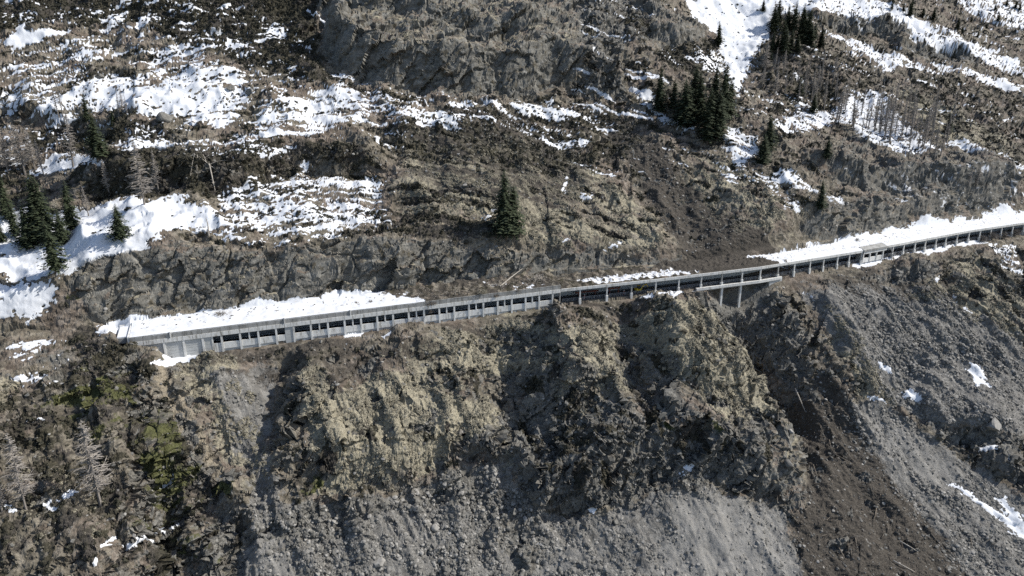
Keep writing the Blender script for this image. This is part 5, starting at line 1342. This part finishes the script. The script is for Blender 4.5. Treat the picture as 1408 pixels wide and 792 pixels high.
def log_between(u0, v0, u1, v1, rad, mat, lift=.35):
    a, b = gp3(u0, v0), gp3(u1, v1)
    m = MB(); mid = (a + b) / 2; mid[2] = max(mid[2], gp3((u0 + u1) / 2, (v0 + v1) / 2)[2] - .1)
    up = np.array([0, 0, lift])
    m.tube([a + up, mid + up * 1.2, b + up], [rad, rad * .8, rad * .45], 7)
    d = b - a; rr = random.Random(int(u0 * 7 + v0))
    for k in range(4):
        t = rr.uniform(.3, .9); p = a + d * t + up; q = p + np.array([rr.uniform(-.6, .6), rr.uniform(-.6, .6), rr.uniform(.2, .7)])
        m.tube([p, q], [rad * .3, rad * .12], 4)
    return m
for i, (u0, v0, u1, v1, w, lab) in enumerate([
    (1093, 535, 1107, 567, .26, "long pale log lying down the chute below the bridge"), (1140, 606, 1143, 622, .17, "short log above the middle of the brown debris fan"),
    (1152, 752, 1165, 777, .2, "log pointing down slope near the bottom of the brown debris fan"), (1220, 722, 1222, 736, .17, "short upright log in the centre of the brown debris fan"),
    (1237, 745, 1262, 760, .19, "log lying across the lower middle of the brown debris fan"), (1176, 741, 1178, 757, .18, "log beside the hollow at the lower left of the brown debris fan"),
    (1280, 735, 1298, 757, .2, "log at the right edge of the brown debris fan next to grey stones"), (1228, 772, 1258, 788, .2, "log at the bottom edge of the photo on the brown debris fan"),
    (1118, 640, 1124, 660, .16, "dark log at the left edge of the debris fan beside the pinnacle"), (1190, 665, 1205, 680, .15, "thin log on the upper right part of the debris fan"),
    (1146, 625, 1178, 642, .16, "long thin log slanting across the neck of the debris fan"), (1334, 738, 1337, 760, .16, "log standing on end among grey stones right of the fan"),
    (1205, 700, 1200, 725, .15, "thin log left of the fan centre pointing up slope")]):
    m = log_between(u0, v0, u1, v1, w, M_DEAD if i in (0, 4, 7) else M_LOG)
    tag(m.out("log", M_DEAD if i in (0, 4, 7) else M_LOG, smooth=True), lab, "log", "logs in the brown slide debris")

def sticks(name, mat, pts, lens, rads, seed, updir=.35):
    r = random.Random(seed); m = MB()
    for p in pts:
        L = r.uniform(*lens); a = r.uniform(0, 6.283); d = np.array([math.cos(a), math.sin(a), r.uniform(-.3, updir)]); d /= np.linalg.norm(d)
        side = np.array([r.uniform(-.2, .2), r.uniform(-.2, .2), r.uniform(-.1, .25)]) * L
        q = np.array(p) + np.array([0, 0, .12]); rad = r.uniform(*rads)
        m.tube([q - d * L / 2, q + side * .5, q + d * L / 2 + side * .3], [rad, rad * .8, rad * .35], 4, cap=False)
    return m.out(name, mat, kind='stuff')
# sticks strewn over the brown fan
w = (np.clip(cls['dirt'] - .4, 0, 1) * ga * inview * (VN < -6) * (U_ > 1000)).ravel().astype(float); w /= w.sum()
pk = rs.choice(w.size, 520, p=w); sticks("slide_sticks", M_LOG, GV.reshape(-1, 3)[pk], (.8, 3.4), (.04, .13), 3)
w = (np.clip(cls['dirt'] - .4, 0, 1) * ga * inview * (VN > 12) * (U_ > 820)).ravel().astype(float); w /= w.sum()
pk = rs.choice(w.size, 300, p=w); sticks("slide_brush", M_DEAD, GV.reshape(-1, 3)[pk], (.7, 2.4), (.025, .07), 4)
# litter of broken branches on the gallery roofs
rr = random.Random(9); pts = []; pts2 = []
def roof_z(n, op): return K + 6.5 + (n - .25) * .10 - op * 1.52
for i in range(760):
    u = rr.choice([rr.uniform(572, 640), rr.uniform(600, 800), rr.uniform(690, 800), rr.uniform(800, 950)]); n = rr.uniform(.4, 9.5)
    if u > 800 and rr.random() < .5: continue
    s = float(np.interp(u, PU + OU, np.concatenate([SP, OS]))); pts.append(road_pt(s, n, roof_z(n, u > 772) + rr.uniform(.35, 1.5)))
sticks("roof_branches", M_DEAD, pts[::2], (.6, 2.6), (.02, .06), 5, .9); sticks("roof_brush", M_LOG, pts[1::2], (.6, 2.8), (.02, .07), 6, .9)
# brush piles and trunks that can be told apart
def tangle(u, n, z, size, nst, label, mat, seed, drop=0.0, name="branch_pile"):
    s = float(np.interp(u, PU + OU, np.concatenate([SP, OS]))); r = random.Random(seed); m = MB(); c = np.array(road_pt(s, n, z))
    for i in range(nst):
        o_ = np.array([r.gauss(0, .45) * size, r.gauss(0, .35) * size, abs(r.gauss(0, .28)) * size]); d = np.array([r.gauss(0, 1), r.gauss(0, 1), r.gauss(0, .7) - drop]); d /= np.linalg.norm(d)
        L = size * r.uniform(.3, .9); p = c + o_; e = p + d * L
        m.tube([p, (p + e) / 2 + np.array([0, 0, .08 * L]), e], [.05, .035, .015], 4, cap=False)
    o = m.out(name, mat); tag(o, label, "branch pile"); return o
tangle(593, -.25, K + 5.7, 1.7, 90, "dark tangle of branches hanging over the edge of the closed gallery", M_LOG, 21, 1.2)
tangle(592, -.3, K + 3.0, .8, 30, "small bunch of twigs dangling in front of an opening below the dark tangle", M_LOG, 22, 2.0)
tangle(665, .2, K + 7.4, 1.6, 110, "olive bushy branch pile on the roof edge right of the pole", M_STRAW, 23, .2)
tangle(683, -.2, K + 5.6, 1.2, 50, "thin branches draped over the roof edge right of the bushy pile", M_LOG, 24, 1.4)
tangle(712, .1, K + 6.4, .9, 40, "dark clump of twigs on the roof edge near the long pale trunk", M_LOG, 25, .6)
tangle(748, 5, K + 7.6, 3.0, 150, "big heap of broken branches on the roof near the end of the closed gallery", M_DEAD, 26, 0)
tangle(305, 7.2, K + 7.7, 1.6, 90, "brown heap of branches and soil on the snowy roof below the cliff", M_LOG, 27, 0)
tangle(495, 4.5, K + 7.3, .8, 40, "small dark heap of twigs on the snowy roof", M_LOG, 28, 0); tangle(515, 4.2, K + 7.3, .7, 36, "little twig heap right of the other one on the snowy roof", M_LOG, 29, 0)
tangle(1200, 8.0, K + 6.6, 1.6, 60, "dark brush heap in the roof snow behind the small booth", M_LOG, 30, 0)
def roof_log(u0, n0, z0, u1, n1, z1, rad, name, label, cat):
    f_ = lambda u: float(np.interp(u, PU + OU, np.concatenate([SP, OS]))); a = np.array(road_pt(f_(u0), n0, z0)); b = np.array(road_pt(f_(u1), n1, z1))
    m = MB(); m.tube([a, (a + b) / 2 + [0, 0, .15], b], [rad, rad * .8, rad * .4], 6)
    r = random.Random(int(u0))
    for k in range(7):
        t = r.uniform(.35, 1); p = a + (b - a) * t; m.tube([p, p + np.array([r.uniform(-.8, .8), r.uniform(-.8, .8), r.uniform(0, .9)])], [rad * .35, rad * .1], 4)
    tag(m.out(name, M_DEAD), label, cat)
roof_log(694, 3.5, K + 7.5, 735, 9.4, K + 11.0, .24, "fallen_log", "long pale trunk lying slanted over the roof against the rock wall", "log")
roof_log(628, .9, K + 6.6, 628.4, 1.0, K + 10.4, .09, "pole", "thin pale pole standing upright among the branches on the roof", "pole")
roof_log(676, 6, K + 7.6, 700, 5, K + 7.7, .16, "fallen_log", "pale trunk lying level on the roof left of the slanted one", "log")
# uprooted bleached tree on the left ledge and other dead wood
p = gp3(285, 232); ft = empty("fallen_tree", p, "bleached uprooted tree with bare splayed branches on the dark left ledge", "fallen tree")
def bough(nm, a, b, la, lb, rad):
    A = gp3(*a) + [0, 0, la]; B = gp3(*b) + [0, 0, lb]; m = MB(); m.tube([A, (A + B) / 2 + [0, 0, .4], B], [rad, rad * .75, rad * .3], 6)
    for k in range(6):
        q = A + (B - A) * rr.uniform(.3, .95); m.tube([q, q + np.array([rr.uniform(-1.1, 1.1), rr.uniform(-1, 1), rr.uniform(-.6, .6)])], [rad * .4, rad * .12], 4)
    rebase(ft, m.out(nm, M_DEAD))
bough("trunk", (288, 228), (296, 264), .7, .5, .26)
for a_, b_ in [((287, 230), (310, 222)), ((287, 230), (303, 240)), ((268, 214), (246, 231)), ((268, 214), (262, 244)), ((270, 216), (250, 222)), ((286, 228), (268, 214)), ((272, 216), (271, 240)), ((284, 226), (279, 214))]:
    bough("branch", a_, b_, .8, .4, .11)
for u, v, u1, v1, hh, lab in [(287, 322, 286, 304, 5.0, "small pale dead snag standing above the bare earth at the left cliff top"), (871, 218, 869, 197, 4.2, "pale broken trunk standing in brown debris left of the couloir stand")]:
    a = gp3(u, v); m = MB(); m.tube([a - [0, 0, .4], a + [.1, .1, hh * .6], a + [-.2, .2, hh]], [.22, .16, .06], 6)
    for k in range(6):
        t = rr.uniform(.3, .95); q = a + np.array([0, 0, hh * t]); m.tube([q, q + np.array([rr.uniform(-1, 1), rr.uniform(-1, 1), rr.uniform(-.2, .5)])], [.06, .02], 4)
    tag(m.out("dead_trunk", M_DEAD), lab, "dead tree")
# machine and small things inside the open gallery
sx = float(np.interp(884, OU, OS)); ex = empty("excavator", road_pt(sx, 2.6, K - .02), "small yellow excavator with raised arm working inside the open gallery", "excavator", None, math.atan2(*(LINE[5] - LINE[4])[::-1]))
def lp(name, mat, f_):
    m = MB(); f_(m); o = m.out(name, mat); o.parent = ex
for y in (-.75, .75):
    lp("track", M_DARK, lambda m: (m.box(-1.1, 1.1, y - .2, y + .2, .08, .5), m.tube([(-1.1, y - .2, .29), (-1.1, y + .2, .29)], .21, 10), m.tube([(1.1, y - .2, .29), (1.1, y + .2, .29)], .21, 10)))
lp("chassis", M_DARK, lambda m: m.box(-.5, .5, -.54, .54, .3, .68))
lp("body", M_YEL, lambda m: (m.box(-1.3, .75, -.8, .8, .7, 1.25), m.box(-1.35, -.6, -.7, .7, 1.26, 1.6)))
lp("cab", M_GLASS, lambda m: m.box(-.3, .7, .0, .75, 1.26, 2.35)); lp("cab_roof", M_YEL, lambda m: m.box(-.36, .76, -.06, .8, 2.36, 2.46))
lp("boom", M_YEL, lambda m: m.tube([(.7, -.35, 1.1), (1.6, -.35, 2.5), (2.9, -.35, 2.9)], [.2, .2, .15], 4))
lp("stick", M_YEL, lambda m: m.tube([(2.8, -.35, 3.0), (3.5, -.35, 1.7)], [.15, .11], 4)); lp("bucket", M_DARK, lambda m: (m.box(3.2, 3.8, -.65, -.05, 1.1, 1.5), m.box(3.2, 3.35, -.65, -.05, 1.5, 1.8)))
for u, n, lab in [(807, 1.7, "red and white marker post by the guard rail nearest the closed gallery"), (862, 1.7, "red and white marker post behind the guard rail near the excavator")]:
    s = float(np.interp(u, OU, OS)); q = road_pt(s, n, K - .03); e = empty("marker_post", q, lab, "marker post")
    m = MB(); m.tube([(0, 0, 0), (0, 0, .12)], .3, 8); m.out("base", M_DARK, e)
    for j in range(4):
        m = MB(); m.tube([(0, 0, .12 + j * .4), (0, 0, .51 + j * .4)], .11, 8); m.out("band", M_WHITE if j % 2 else M_RED, e)
for u0, u1, n, z, lab in [(842, 860, 3.4, 1.9, "rusty red girder lying in the dark of the open gallery left of the excavator"), (800, 832, 5.2, 1.0, "rusty red girder at the back of the open gallery near its left end")]:
    s0_, s1b = np.interp([u0, u1], [798.4] + OU[1:], OS); m = MB(); m.rbox(s0_, s1b, n, n + .4, K + z, K + z + .07); m.rbox(s0_, s1b, n, n + .4, K + z + .43, K + z + .5); m.rbox(s0_, s1b, n + .16, n + .24, K + z + .072, K + z + .428)
    for t in (.15, .85):
        q = s0_ + (s1b - s0_) * t; m.rbox(q - .15, q + .15, n + .02, n + .38, K - .03, K + z - .002)
    tag(m.out("girder", M_RUST), lab, "girder")
print('debris', round(time.time() - T0, 1))
